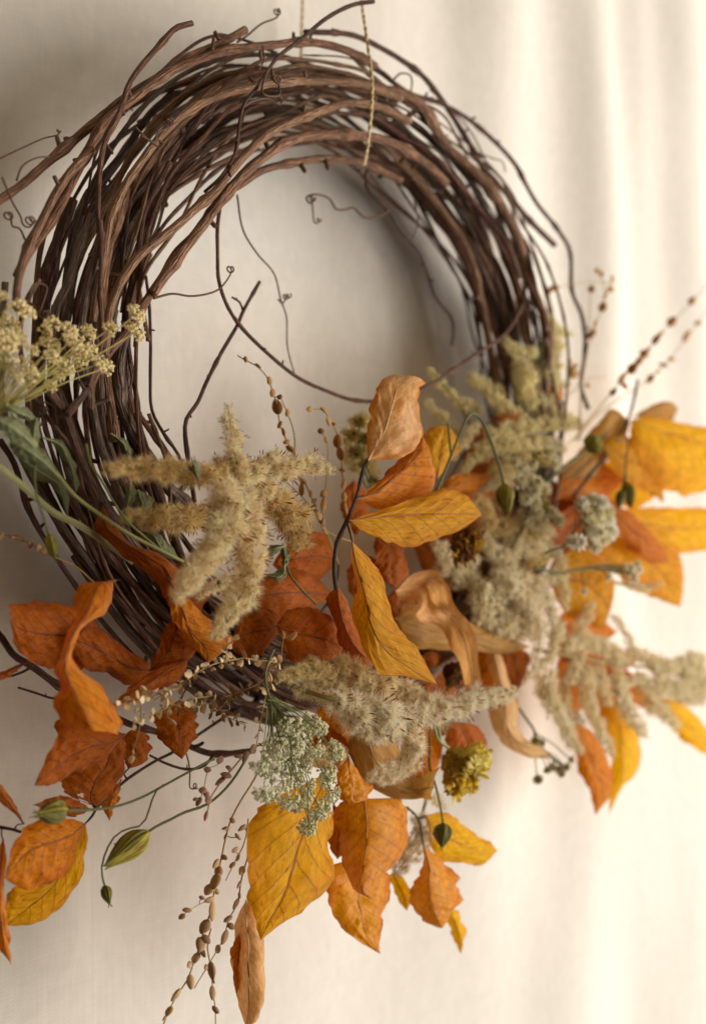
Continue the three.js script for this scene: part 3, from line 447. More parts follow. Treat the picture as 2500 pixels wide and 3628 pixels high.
spray('beech_spray', 'bright golden leaves under the dangling rosebud with a crinkled pale leaf among them', 'leaf spray', LG, [[9, [[1440, 2860], [1480, 2900], [1500, 3000]], 0.045], [8, [[1480, 2900], [1512, 2892]], 0.045], [7, [[1500, 3000], [1550, 3120], [1595, 3225]], 0.032], [6, [[1480, 2900], [1430, 3020], [1390, 3095]], 0.035]], [
  { t: 'gold', z: [0.045, 0.045], r: [[1508, 2888], [1575, 2878, 1550, 2950, 1530, 3010], [1640, 2916, 1610, 2980, 1570, 3052], [1690, 2963, 1670, 3010, 1640, 3057], [1737, 2985, 1725, 3025, 1700, 3067], [1762, 3014]] },
  { t: 'gloss', z: [0.055, 0.055], ruffle: 3.5, pleat: 1.2, ser: 0.08, r: [[1500, 3000], [1490, 3075, 1520, 3070, 1562, 3045, -6, 4, -4], [1450, 3140, 1520, 3140, 1607, 3095, -8, 4, -5], [1468, 3222, 1530, 3210, 1630, 3170, -8, 4, -5], [1508, 3272, 1550, 3260, 1602, 3222, -5, 3, -3], [1565, 3290]] },
  { t: 'gold', z: [0.03, 0.03], r: [[1595, 3222], [1578, 3245, 1600, 3240, 1622, 3230], [1598, 3300, 1620, 3300, 1648, 3295], [1618, 3347, 1632, 3340, 1644, 3330], [1631, 3380]] },
  { t: 'gold', z: [0.035, 0.035], r: [[1390, 3092], [1370, 3110, 1400, 3115, 1427, 3110], [1398, 3160, 1425, 3165, 1448, 3160], [1423, 3207, 1437, 3205, 1452, 3200], [1440, 3226]] },
]);
spray('beech_spray', 'sunlit yellow beech leaves on a bare twig rising right of the green seed heads', 'leaf spray', LG, [[13, [[2030, 1760], [2090, 1680], [2160, 1590], [2222, 1490], [2245, 1410], [2258, 1345]], 0.04], [8, [[2160, 1590], [2130, 1582]], 0.04]], [
  { t: 'gold', z: [0.042, 0.06], pleat: 0.7, r: [[2236, 1488], [2300, 1474, 2290, 1508, 2230, 1565], [2400, 1497, 2390, 1540, 2290, 1690], [2500, 1512, 2490, 1570, 2400, 1752], [2600, 1540, 2590, 1620, 2520, 1727], [2655, 1640]] },
  { t: 'yellow', z: [0.04, 0.05], r: [[2130, 1580], [2185, 1545, 2200, 1620, 2175, 1665], [2260, 1560, 2270, 1650, 2245, 1722], [2335, 1640, 2320, 1700, 2308, 1755], [2350, 1780]] },
  { t: 'khaki', z: [0.035, 0.03], r: [[2232, 1495], [2170, 1448, 2180, 1500, 2212, 1552], [2112, 1505, 2130, 1560, 2155, 1615], [2045, 1600, 2070, 1640, 2105, 1685], [1985, 1695]] },
  { t: 'khaki', z: [0.03, 0.03], r: [[2240, 1478], [2300, 1440, 2300, 1460, 2310, 1482], [2368, 1423, 2372, 1450, 2382, 1484], [2400, 1448]] },
]);
spray('beech_spray', 'folded orange and yellow leaves beside the white everlasting flowers', 'leaf spray', LG, [[10, [[1930, 1985], [2010, 1910], [2110, 1850], [2170, 1808]], 0.03], [8, [[2010, 1910], [1960, 1990], [1940, 2030]], 0.03]], [
  { t: 'gold', z: [0.035, 0.05], r: [[2168, 1808], [2280, 1796, 2270, 1850, 2240, 1925], [2400, 1800, 2390, 1870, 2370, 1965], [2500, 1800, 2490, 1870, 2480, 1952], [2580, 1830, 2570, 1880, 2560, 1932], [2640, 1890]] },
  { t: 'yellow', z: [0.032, 0.045], ser: 0.06, r: [[2105, 1850], [2290, 1850, 2200, 1900, 2080, 1935], [2355, 1920, 2270, 1970, 2140, 2000], [2417, 2000, 2350, 2040, 2240, 2085], [2420, 2080, 2380, 2100, 2330, 2124], [2408, 2150]] },
  { t: 'orange', z: [0.045, 0.055], r: [[2150, 1785], [2205, 1800, 2190, 1830, 2165, 1862], [2285, 1870, 2260, 1900, 2225, 1935], [2345, 1940, 2320, 1970, 2285, 1985], [2372, 1992]] },
  { t: 'yellow', z: [0.04, 0.048], r: [[1940, 2030], [2010, 1955, 2010, 2050, 1985, 2155], [2090, 1945, 2080, 2070, 2035, 2195], [2152, 1988, 2120, 2110, 2080, 2210], [2174, 2080, 2150, 2150, 2108, 2220], [2136, 2230]] },
  { t: 'rustShade', z: [0.03, 0.03], r: [[1930, 1985], [1955, 1845, 1990, 1890, 2015, 1955], [2030, 1785, 2060, 1840, 2085, 1905], [2110, 1755, 2140, 1800, 2165, 1855], [2195, 1780]] },
]);
spray('beech_spray', 'orange and lemon leaves hanging beneath the drooping plumes at the right end', 'leaf spray', LG, [[9, [[2000, 2340], [2070, 2360], [2110, 2400]], 0.025], [8, [[2070, 2360], [2050, 2460], [2040, 2560]], 0.025], [8, [[2110, 2400], [2230, 2430], [2330, 2470]], 0.025], [8, [[2000, 2340], [1960, 2260], [1950, 2240]], 0.025]], [
  { t: 'orange', z: [0.03, 0.035], r: [[2040, 2555], [2028, 2600, 2060, 2600, 2102, 2600], [2044, 2690, 2090, 2690, 2152, 2680], [2068, 2762, 2120, 2760, 2168, 2760], [2098, 2828, 2130, 2820, 2157, 2822], [2106, 2890]] },
  { t: 'gold', z: [0.028, 0.032], r: [[2110, 2398], [2110, 2480, 2150, 2470, 2195, 2500, -4, 2, -4], [2135, 2570, 2190, 2560, 2253, 2565, -5, 2, -5], [2150, 2650, 2200, 2650, 2264, 2640, -5, 2, -5], [2160, 2742, 2205, 2740, 2247, 2740, -4, 2, -4], [2158, 2812, 2180, 2810, 2202, 2785], [2156, 2884]] },
  { t: 'gold', z: [0.03, 0.04], r: [[2330, 2468], [2402, 2486, 2390, 2530, 2376, 2572], [2472, 2538, 2450, 2590, 2418, 2622], [2532, 2618, 2510, 2640, 2478, 2664], [2562, 2682]] },
  { t: 'orange', z: [0.03, 0.03], r: [[1980, 2370], [1955, 2440, 2000, 2430, 2055, 2405], [1990, 2505, 2030, 2490, 2075, 2470], [2045, 2530]] },
  { t: 'orange', z: [0.03, 0.03], r: [[1948, 2235], [1950, 2275, 1990, 2250, 2025, 2225], [1962, 2318, 2000, 2300, 2036, 2280], [2012, 2338]] },
  { t: 'orange', z: 0.02, r: [[1960, 2420], [1990, 2300, 2030, 2350, 2060, 2420], [2090, 2260, 2110, 2330, 2130, 2410], [2190, 2290, 2190, 2340, 2190, 2390], [2260, 2340]] },
  { t: 'gold', z: 0.02, r: [[2090, 2380], [2060, 2450, 2110, 2460, 2170, 2440], [2080, 2540, 2130, 2540, 2190, 2520], [2130, 2620]] },
  { t: 'orange', z: [0.022, 0.025], r: [[2110, 2395], [2160, 2370, 2190, 2410, 2200, 2450], [2230, 2380, 2260, 2440, 2250, 2500], [2310, 2440, 2320, 2470, 2300, 2510], [2350, 2520]] },
]);
spray('beech_spray', 'small orange leaf scraps showing between the far green plumes', 'leaf spray', LG, [[7, [[1700, 1500], [1760, 1500], [1890, 1380]], 0.01], [7, [[1700, 1500], [1600, 1680], [1560, 1740]], 0.02]], [
  { t: 'orange', z: 0.02, r: [[1888, 1380], [1918, 1373, 1930, 1400, 1928, 1442], [1988, 1366, 1970, 1400, 1950, 1455], [1995, 1402]] },
  { t: 'orange', z: 0.025, r: [[1748, 1506], [1780, 1468, 1800, 1485, 1790, 1506], [1838, 1468, 1840, 1480, 1832, 1502], [1865, 1490]] },
  { t: 'rustShade', z: 0.02, r: [[1700, 1500], [1655, 1560, 1690, 1570, 1735, 1560], [1645, 1640, 1700, 1650, 1755, 1640], [1700, 1730]] },
  { t: 'orange', z: 0.035, r: [[1555, 1745], [1600, 1685, 1610, 1720, 1620, 1750], [1685, 1675, 1690, 1700, 1690, 1735], [1745, 1690]] },
  { t: 'rustShade', z: 0.005, r: [[1600, 1750], [1700, 1700, 1700, 1790, 1680, 1880], [1860, 1680, 1850, 1790, 1820, 1900], [1990, 1720, 1970, 1810, 1940, 1880], [2060, 1800]] },
  { t: 'rustShade', z: 0.0, r: [[1450, 1900], [1550, 1850, 1550, 1960, 1530, 2080], [1720, 1850, 1720, 1980, 1680, 2100], [1860, 1900, 1850, 2000, 1810, 2090], [1930, 2010]] },
]);
spray('beech_spray', 'half hidden amber leaves filling the hollow behind the peach leaf ribbon', 'leaf spray', LG, [[8, [[1480, 2480], [1460, 2400], [1430, 2300]], 0.02], [7, [[1480, 2480], [1560, 2400], [1600, 2330]], 0.02], [7, [[1480, 2480], [1350, 2440], [1250, 2420]], 0.02]], [
  { t: 'rustShade', z: 0.03, r: [[1430, 2300], [1360, 2250, 1420, 2230, 1490, 2260], [1350, 2150, 1420, 2140, 1480, 2160], [1430, 2060]] },
  { t: 'rustShade', z: 0.028, r: [[1600, 2330], [1500, 2310, 1560, 2380, 1640, 2400], [1480, 2390, 1540, 2430, 1620, 2480], [1510, 2500]] },
  { t: 'rustShade', z: 0.03, r: [[1250, 2420], [1210, 2350, 1260, 2330, 1320, 2350], [1220, 2260, 1270, 2240, 1320, 2270], [1270, 2170]] },
  { t: 'orange', z: 0.03, r: [[1640, 2460], [1660, 2380, 1700, 2400, 1730, 2450], [1690, 2320, 1730, 2340, 1770, 2390], [1770, 2290]] },
  { t: 'orange', z: 0.04, r: [[1480, 2560], [1430, 2620, 1490, 2640, 1550, 2600], [1440, 2710, 1500, 2720, 1560, 2680], [1510, 2790]] },
  { t: 'orange', z: 0.04, r: [[1180, 2480], [1110, 2540, 1170, 2560, 1240, 2530], [1100, 2640, 1170, 2650, 1250, 2620], [1170, 2740]] },
]);
spray('beech_spray', 'golden leaves packed behind the white flowers and the khaki leaf', 'leaf spray', LG, [[9, [[1880, 1960], [1950, 1850], [2000, 1740], [2060, 1700]], 0.015], [7, [[1880, 1960], [1930, 2100], [1960, 2240]], 0.015], [7, [[1950, 1850], [2080, 1900], [2180, 1960]], 0.015]], [
  { t: 'orange', z: 0.022, r: [[1955, 1770], [2005, 1645, 2040, 1700, 2065, 1770], [2110, 1630, 2130, 1690, 2145, 1760], [2215, 1700]] },
  { t: 'gold', z: 0.018, r: [[2055, 1705], [2130, 1640, 2150, 1700, 2160, 1780], [2240, 1640, 2260, 1720, 2260, 1800], [2340, 1740]] },
  { t: 'orange', z: 0.018, r: [[1955, 2245], [2010, 2160, 2030, 2210, 2045, 2270], [2100, 2170, 2115, 2220, 2120, 2280], [2185, 2240]] },
  { t: 'yellow', z: 0.02, r: [[2180, 1955], [2230, 1900, 2260, 1990, 2250, 2070], [2310, 1960, 2320, 2040, 2300, 2110], [2360, 2110]] },
  { t: 'rustShade', z: 0.014, r: [[1890, 1950], [1930, 1740, 1980, 1830, 2010, 1960], [2040, 1740, 2070, 1840, 2080, 1950], [2140, 1850]] },
  { t: 'orange', z: 0.014, r: [[1940, 2080], [1960, 2000, 2010, 2040, 2040, 2110], [2020, 1960, 2070, 2020, 2100, 2090], [2130, 2030]] },
]);
spray('dried_leaf', 'dark orange rounded leaf behind the yellow dried rose', 'leaf', LG, [], [{ t: 'rustShade', z: [0.05, 0.05], r: [[1590, 2555], [1580, 2600, 1640, 2590, 1692, 2578], [1598, 2682, 1660, 2650, 1724, 2650], [1640, 2735, 1680, 2700, 1707, 2722], [1692, 2754]] }]);
spray('dried_leaf', 'deep red brown leaf behind the beige curled strip', 'leaf', LG, [], [{ t: 'rustShade', z: [0.03, 0.03], r: [[1780, 2290], [1775, 2340, 1820, 2340, 1874, 2318], [1780, 2405, 1830, 2400, 1870, 2382], [1820, 2460]] }]);
const TG = 'dry beige leaves';
spray('dried_leaf', 'khaki beige leaf with a rolled tip under the cream plume', 'leaf', TG, [], [{ t: 'khaki', z: [0.06, 0.07], ser: 0, pleat: 0.2, r: [[1310, 2540], [1234, 2618, 1300, 2600, 1390, 2590, -6, 2, -2], [1254, 2705, 1330, 2690, 1420, 2665, -6, 3, -2], [1297, 2772, 1380, 2750, 1450, 2715, -6, 3, -2], [1367, 2820, 1430, 2790, 1490, 2752, -5, 3, -2], [1440, 2834, 1490, 2800, 1530, 2732, -4, 4, 2], [1500, 2830, 1522, 2790, 1562, 2714, 2, 6, 6], [1528, 2834, 1536, 2790, 1556, 2722, 8, 10, 10]] }]);
spray('dried_leaf', 'twisted peach beige leaf ribbon curling down beside the veined amber leaf', 'leaf', TG, [], [{ t: 'paper', z: [0.055, 0.075], ser: 0.01, pleat: 0, ruffle: 1.2, bulge: 0.06, nv: 60, r: [[1400, 2094], [1422, 2128, 1432, 2088, 1468, 2030, -4, -4, 0], [1478, 2132, 1505, 2080, 1534, 2020, 2, -6, 2], [1473, 2182, 1524, 2130, 1578, 2055, 6, -6, 2], [1500, 2208, 1552, 2158, 1607, 2140, -2, 0, 6], [1558, 2224, 1602, 2188, 1652, 2194, -8, -2, 2], [1598, 2292, 1642, 2258, 1683, 2258, -9, -1, 4], [1632, 2360, 1662, 2348, 1694, 2350, -8, 0, 4], [1645, 2428, 1672, 2424, 1706, 2424, -6, 0, 3]] }]);
spray('dried_leaf', 'flat tan leaf pointing right behind the peach leaf ribbon', 'leaf', TG, [], [{ t: 'khaki', z: [0.045, 0.05], ser: 0, r: [[1396, 2190], [1438, 2138, 1440, 2210, 1440, 2284], [1560, 2168, 1560, 2240, 1540, 2302], [1680, 2213, 1680, 2260, 1680, 2307], [1780, 2250, 1780, 2285, 1790, 2317], [1878, 2292]] }]);
spray('dried_leaf', 'long beige leaf strip drooping right of the yellow dried rose', 'leaf', TG, [], [{ t: 'tan', z: [0.04, 0.04], ser: 0.02, ruffle: 2.5, r: [[1742, 2305], [1722, 2332, 1750, 2330, 1772, 2320, -4, 3, -4], [1736, 2412, 1770, 2410, 1800, 2400, -4, 3, -4], [1738, 2522, 1790, 2510, 1836, 2508, -4, 3, -4], [1750, 2604, 1800, 2590, 1834, 2570, -4, 3, -4], [1802, 2654, 1840, 2630, 1864, 2618, -3, 3, -3], [1880, 2684, 1900, 2660, 1914, 2643], [1950, 2686]] }]);
spray('dried_leaf', 'rolled pale tan leaf hanging below the large veined amber leaf', 'leaf', TG, [], [{ t: 'tan', z: [0.045, 0.045], ser: 0.01, bulge: 0.3, r: [[872, 3190], [840, 3250, 870, 3250, 895, 3255, -6, 6, -6], [832, 3330, 880, 3330, 915, 3330, -8, 8, -8], [820, 3400, 880, 3410, 917, 3410, -9, 8, -8], [836, 3500, 880, 3500, 918, 3515, -8, 8, -8], [848, 3570, 880, 3570, 908, 3580, -6, 5, -6], [872, 3640]] }, { t: 'orange', z: [0.04, 0.04], r: [[860, 3280], [828, 3340, 850, 3350, 870, 3350], [819, 3420, 840, 3430, 870, 3430], [838, 3520]] }]);

// ------------------------------------------------------------------ cream seed plumes
const hairMat = new THREE.MeshPhysicalMaterial({ vertexColors: true, roughness: 0.98, transmission: 0.5, thickness: 0, specularIntensity: 0.3, side: THREE.DoubleSide });
function tuftGeometry(seed, hairs, floret) {
  const rng = rand(seed), pos = [], col = [], nrm = [];
  const tri = (a, b, c, ca, cb, cc, n) => { for (const p of [a, b, c]) { pos.push(p.x, p.y, p.z); nrm.push(n.x, n.y, n.z); } for (const q of [ca, cb, cc]) col.push(...q); };
  for (let i = 0; i < hairs; i++) {                                             // hairs of unit length about +y
    const a = rng() * 6.283, th = Math.acos(1 - rng() * 1.15), d = V(Math.sin(th) * Math.cos(a), Math.cos(th), Math.sin(th) * Math.sin(a)), L = 0.6 + 0.55 * rng();
    const s = d.clone().cross(V(rng() - 0.5, rng() - 0.5, rng() - 0.5)).normalize(), bend = V(rng() - 0.5, rng() - 0.5, rng() - 0.5).multiplyScalar(0.25);
    const w = 0.0165, m = d.clone().multiplyScalar(L * 0.55).addScaledVector(bend, 0.3), e = d.clone().multiplyScalar(L).add(bend), b = d.clone().multiplyScalar(0.05), t = 0.85 + 0.15 * rng();
    const c0 = [0.9 * t, 0.8 * t, 0.5 * t], c1 = [0.99 * t, 0.96 * t, 0.83 * t], c2 = [1 * t, 0.985 * t, 0.92 * t];
    const A = b.clone().addScaledVector(s, w), B = b.clone().addScaledVector(s, -w), C = m.clone().addScaledVector(s, w * 0.9), D = m.clone().addScaledVector(s, -w * 0.9), n = d.clone().cross(s).normalize();
    tri(A, B, C, c0, c0, c1, n); tri(B, D, C, c0, c1, c1, n); tri(C, D, e, c1, c1, c2, n);
  }
  for (let f = 0; f < floret; f++) {                                            // withered brown floret
    const a = rng() * 6.283, th = rng() * 0.7, d = V(Math.sin(th) * Math.cos(a), Math.cos(th), Math.sin(th) * Math.sin(a)), s = d.clone().cross(V(0.3, 0.2, 0.9)).normalize(), r = s.clone().cross(d), c = [[0.42, 0.17, 0.05], [0.5, 0.26, 0.06], [0.36, 0.13, 0.05]][f % 3];
    const b = d.clone().multiplyScalar(0.5), m = d.clone().multiplyScalar(0.85 + 0.1 * rng()), e = d.clone().multiplyScalar(1.15), w = 0.06, ringP = [s, r, s.clone().negate(), r.clone().negate()].map(q => m.clone().addScaledVector(q, w));
    for (let k = 0; k < 4; k++) { const q = ringP[k], q2 = ringP[(k + 1) % 4], n = q.clone().add(q2).sub(m).sub(m).normalize(); tri(b, q, q2, c, c, c, n); tri(q, e, q2, c, c, c, n); }
  }
  const g = new THREE.BufferGeometry();
  g.setAttribute('position', new THREE.Float32BufferAttribute(pos, 3)); g.setAttribute('color', new THREE.Float32BufferAttribute(col, 3)); g.setAttribute('normal', new THREE.Float32BufferAttribute(nrm, 3));
  return g;
}
const tufts = [tuftGeometry(1, 52, 0), tuftGeometry(2, 48, 1), tuftGeometry(3, 50, 2), tuftGeometry(4, 60, 0), tuftGeometry(5, 40, 0)];
const greenStem = mat(0x8a7c48, 0.75), paleStem = mat(0x9a9a5e, 0.7), strawMat = mat(0xa98a52, 0.75), olive = mat(0x5d6034, 0.75);
let spikeSeed = 500;
// a spike: axis in pixels, z, radius in pixels along it; tone tints the seed hairs; brown = share of tufts with withered florets
function spike(parent, pts, z, rad, tint, brown = 0.6, dens = 1) {
  const rng = rand(spikeSeed++), p = path(pts, Array.isArray(z) ? z[0] : z, Array.isArray(z) ? z[1] : z), c = curve(p), L = c.getLength();
  const k = perPx(c.getPointAt(0.5)), R = t => { const x = t * (rad.length - 1), i = Math.min(rad.length - 2, Math.floor(x)); return lerp(rad[i], rad[i + 1], x - i) * k * (brown < 0.35 ? 1.02 : 1.22); };
  const s = part('spike', local(tube(p, t => Math.max(0.0003, R(t) * 0.05), null, 5), parent), greenStem, parent);
  if (brown < 0.35) dens *= 0.72;
  const mean = (R(0) + R(0.5) + R(1)) / 3, n = Math.round(L * mean * 6.283 * 0.62 * 1.5e6 * dens / (mean * 1000) ** 0.8 / 1.6), put = [[], [], [], [], []];
  for (let i = 0; i < n; i++) {
    const t = Math.min(1, Math.max(0, (i + rng()) / n)), q = c.getPointAt(t), T = c.getTangentAt(t), a = rng() * 6.283, r = R(t);
    const A = V(0, 0, 1).cross(T).normalize(), B = T.clone().cross(A), out = A.multiplyScalar(Math.cos(a)).addScaledVector(B, Math.sin(a)), lump = 0.88 + 0.4 * noise(t * L * 150, Math.cos(a) * 1.2, Math.sin(a) * 1.2 + spikeSeed);
    const w = rng() < brown ? (rng() < 0.55 ? 1 : 2) : rng() < 0.5 ? 0 : rng() < 0.5 ? 3 : 4, inner = r * lerp(0.12, 0.62, Math.sqrt(rng())) * lump, end = t > 0.93 || t < 0.03 ? 1 : 0;
    const dir = out.clone().addScaledVector(T, 0.35 + end * (t > 0.5 ? 0.8 : -1.2) + 0.4 * (rng() - 0.5)).normalize();
    put[w].push([q.addScaledVector(out, inner), dir, r * lerp(0.42, 0.8, rng() * rng()) * lump, rng()]);
  }
  put.forEach((list, w) => {
    if (!list.length) return;
    const m = new THREE.InstancedMesh(tufts[w], hairMat, list.length), M = new THREE.Matrix4(), Q = new THREE.Quaternion(), S = new THREE.Vector3(), spin = new THREE.Quaternion();
    list.forEach(([q, d, sc, r], i) => {
      Q.setFromUnitVectors(V(0, 1, 0), d); spin.setFromAxisAngle(V(0, 1, 0), r * 6.283); Q.multiply(spin);
      M.compose(q.sub(parent.position), Q, S.set(sc, sc, sc)); m.setMatrixAt(i, M);
      const j = brown < 0.35 ? 0.78 + 0.36 * r : 0.84 + 0.26 * r; m.setColorAt(i, new THREE.Color().setRGB(Math.min(1, tint[0] * j * 1.08), Math.min(1, tint[1] * j), Math.min(1, tint[2] * (j - 0.05))));
    });
    m.name = 'seed_tufts'; m.userData.kind = 'stuff'; m.castShadow = m.receiveShadow = true; s.add(m);
  });
}
const CREAM = [1, 0.94, 0.78], WHITE = [1, 0.98, 0.92], GOLD = [0.95, 0.85, 0.56], OLIVE = [0.92, 0.9, 0.66], PALE = [1, 0.98, 0.86];
const PG = 'fluffy seed plumes';
function plume(label, stem, z, spikes, tint, brown, dens) {
  const a = P(stem[0][0], stem[0][1], stem[0][2] ?? z), g = thing('seed_plume', label, 'seed plume', a, PG);
  part('stem', local(tube(path(stem, z), t => lerp(0.0012, 0.0008, t), null, 6), g), greenStem, g);
  for (const [pts, rad, tn, zz] of spikes) spike(g, pts, zz ?? z, rad, tn ?? tint, brown, dens);
  return g;
}
plume('star shaped cream plume with brown florets standing over the left vines', [[900, 2150, 0.05], [860, 1960, 0.07], [835, 1800], [825, 1690], [820, 1620]], 0.085, [
  [[[850, 1710], [838, 1640], [822, 1560], [815, 1490], [806, 1435]], [48, 50, 44, 36, 20]],
  [[[800, 1685], [700, 1682], [600, 1668], [500, 1657], [420, 1660], [368, 1662]], [48, 52, 52, 50, 44, 28], GOLD],
  [[[830, 1690], [900, 1672], [980, 1652], [1060, 1650], [1120, 1652], [1182, 1668]], [54, 56, 54, 50, 42, 22]],
  [[[800, 1710], [812, 1780], [795, 1860], [760, 1930], [705, 2010], [650, 2085], [622, 2135]], [66, 76, 78, 72, 64, 52, 28], CREAM, 0.098],
  [[[860, 1750], [885, 1850], [895, 1950], [888, 2050], [840, 2130], [795, 2200], [760, 2265]], [58, 66, 66, 64, 58, 48, 28], CREAM, 0.092],
  [[[740, 1830], [640, 1838], [560, 1842], [480, 1832], [435, 1822]], [54, 56, 54, 48, 30], GOLD, 0.06],
  [[[920, 1750], [990, 1795], [1045, 1845], [1070, 1890], [1035, 1925]], [60, 74, 72, 60, 42], GOLD, 0.07],
  [[[850, 2030], [770, 2080], [690, 2110]], [34, 32, 20], CREAM, 0.075],
  [[[760, 1660], [880, 1690], [960, 1740]], [50, 55, 45], CREAM, 0.078],
], CREAM, 0.55);
plume('silvery cream plume with reddish florets below the hanging amber leaf', [[1000, 2420, 0.06], [1150, 2470], [1350, 2520], [1450, 2530], [1560, 2535]], 0.088, [
  [[[1420, 2525], [1560, 2512], [1680, 2482], [1760, 2466], [1826, 2452]], [46, 52, 50, 44, 24]],
  [[[1170, 2480], [1250, 2515], [1350, 2535], [1450, 2535]], [44, 64, 66, 56]],
  [[[1440, 2570], [1462, 2640], [1450, 2700], [1390, 2735], [1305, 2757]], [52, 50, 46, 42, 26]],
  [[[1200, 2340], [1260, 2395], [1340, 2435], [1440, 2460], [1500, 2490]], [36, 60, 60, 52, 40], CREAM, 0.08],
  [[[985, 2412], [1040, 2385], [1100, 2372], [1180, 2385]], [22, 36, 42, 44], OLIVE, 0.078],
  [[[1040, 2440], [1120, 2442], [1200, 2450], [1290, 2470]], [30, 50, 58, 58], PALE, 0.076],
  [[[1240, 2560], [1330, 2600], [1420, 2600]], [34, 46, 44]],
], WHITE, 0.4);
plume('dense pale plume hanging behind the peach leaf ribbon', [[1640, 2180, 0.03], [1740, 2120], [1850, 2100]], 0.05, [
  [[[1740, 2040], [1830, 2045], [1900, 2075]], [34, 42, 34]], [[[1700, 2110], [1800, 2110], [1890, 2125], [1950, 2115]], [46, 54, 52, 36]], [[[1690, 2180], [1790, 2185], [1870, 2195], [1930, 2220]], [46, 56, 54, 34]],
  [[[1870, 2150], [1912, 2230], [1905, 2300], [1885, 2370], [1852, 2425]], [34, 32, 28, 26, 16], WHITE, 0.06], [[[1740, 2240], [1820, 2240], [1900, 2250]], [36, 44, 34]], [[[1940, 2140], [1965, 2200], [1950, 2260]], [30, 36, 26], PALE, 0.04], [[[1720, 2060], [1690, 2130], [1700, 2200]], [36, 46, 40]], [[[1800, 2060], [1840, 2120], [1850, 2190]], [40, 48, 40], WHITE, 0.056], [[[1900, 2090], [1930, 2050], [1960, 2060]], [34, 36, 24]], [[[1650, 2240], [1720, 2230], [1790, 2250]], [30, 40, 36], PALE, 0.04],
], PALE, 0.3);
plume('long plume of drooping greenish white spikes reaching past the bouquet end', [[1890, 2300, 0.045], [2020, 2325], [2130, 2345], [2280, 2365], [2420, 2395], [2540, 2430]], 0.05, [
  [[[2040, 2240], [2070, 2205], [2096, 2130]], [32, 36, 22]], [[[2165, 2180], [2210, 2232], [2232, 2290], [2270, 2345]], [18, 24, 24, 26]], [[[1995, 2290], [2080, 2272], [2150, 2300], [2210, 2350]], [34, 46, 46, 34]],
  [[[1950, 2370], [1940, 2460], [1985, 2540], [2015, 2600], [2052, 2662]], [42, 48, 46, 40, 24]], [[[2060, 2360], [2082, 2460], [2112, 2560], [2150, 2640], [2170, 2680]], [42, 46, 42, 34, 20]], [[[2180, 2380], [2202, 2470], [2240, 2545], [2285, 2605]], [38, 42, 38, 24]],
  [[[2300, 2340], [2370, 2365], [2440, 2350], [2490, 2380]], [34, 42, 42, 30]], [[[2270, 2430], [2360, 2440], [2440, 2440], [2530, 2445]], [34, 46, 46, 40]], [[[2290, 2480], [2350, 2530], [2398, 2575]], [36, 40, 24]], [[[2280, 2400], [2180, 2430]], [34, 30]],
  [[[2420, 2395], [2480, 2410], [2540, 2425]], [36, 36, 36]], [[[1990, 2200], [1962, 2280], [1940, 2350]], [26, 36, 34]], [[[2120, 2350], [2132, 2430], [2155, 2500]], [30, 36, 26]], [[[2215, 2310], [2290, 2330], [2335, 2400]], [26, 34, 30]],
  [[[2330, 2400], [2420, 2470], [2485, 2485]], [30, 38, 26]], [[[2005, 2400], [1995, 2500], [2060, 2560]], [32, 34, 22], CREAM, 0.04], [[[2400, 2370], [2455, 2330], [2500, 2340]], [26, 32, 24]], [[[1920, 2330], [1905, 2400], [1920, 2470]], [30, 34, 28], CREAM, 0.04], [[[2060, 2300], [2040, 2360], [2010, 2420]], [30, 36, 30]],
], PALE, 0.12);
plume('soft yellow green plume against the lower right side of the vine ring', [[1820, 1560, 0.01], [1850, 1420], [1900, 1280]], 0.02, [
  [[[1915, 1105], [1960, 1160], [2005, 1192]], [26, 38, 26]], [[[1785, 1208], [1840, 1250], [1890, 1245]], [24, 38, 40]], [[[1975, 1215], [1925, 1270], [1900, 1335]], [44, 60, 60]], [[[1860, 1290], [1850, 1380], [1905, 1450]], [50, 62, 56]],
  [[[1970, 1290], [1945, 1380], [1920, 1430]], [34, 46, 40]], [[[1890, 1430], [1970, 1478], [2050, 1502]], [44, 48, 30]], [[[1860, 1500], [1790, 1450], [1740, 1400]], [40, 46, 30]], [[[1950, 1350], [2000, 1365], [2020, 1360]], [26, 24, 14]],
], OLIVE.map(x => x * 1.12), 0.05);
plume('thin olive plume crossing the gap beside the sheen painted leaf', [[1700, 1600, 0.0], [1620, 1420], [1540, 1330]], 0.01, [
  [[[1515, 1305], [1570, 1370], [1620, 1420], [1690, 1445]], [22, 30, 34, 36]], [[[1660, 1330], [1730, 1380], [1780, 1400]], [32, 42, 36]], [[[1510, 1415], [1560, 1475], [1620, 1540]], [22, 32, 34]],
], OLIVE, 0.05);
plume('horizontal grey green plume below the yellow green plume', [[1640, 1650, 0.02], [1760, 1570], [1950, 1500]], 0.035, [
  [[[1720, 1545], [1850, 1512], [1960, 1502], [2030, 1510]], [36, 42, 36, 22]], [[[1690, 1610], [1800, 1572], [1910, 1570]], [40, 44, 34]], [[[1740, 1680], [1840, 1640], [1930, 1610]], [44, 46, 36]], [[[1640, 1680], [1680, 1620], [1740, 1560]], [30, 34, 30]], [[[1860, 1600], [1930, 1570], [2000, 1580]], [34, 40, 28], PALE], [[[1700, 1720], [1780, 1700], [1850, 1690]], [36, 42, 34], PALE, 0.03], [[[1600, 1620], [1650, 1560], [1690, 1500]], [24, 30, 26]],
], OLIVE, 0.1);
plume('olive seed cluster half hidden behind the sheen painted leaf', [[1320, 1760, 0.0], [1280, 1680], [1260, 1580]], 0.005, [
  [[[1300, 1470], [1255, 1520], [1240, 1600], [1270, 1670]], [32, 46, 48, 36]], [[[1320, 1540], [1300, 1620], [1330, 1680]], [40, 44, 30]],
], [0.66, 0.58, 0.24], 0.05);
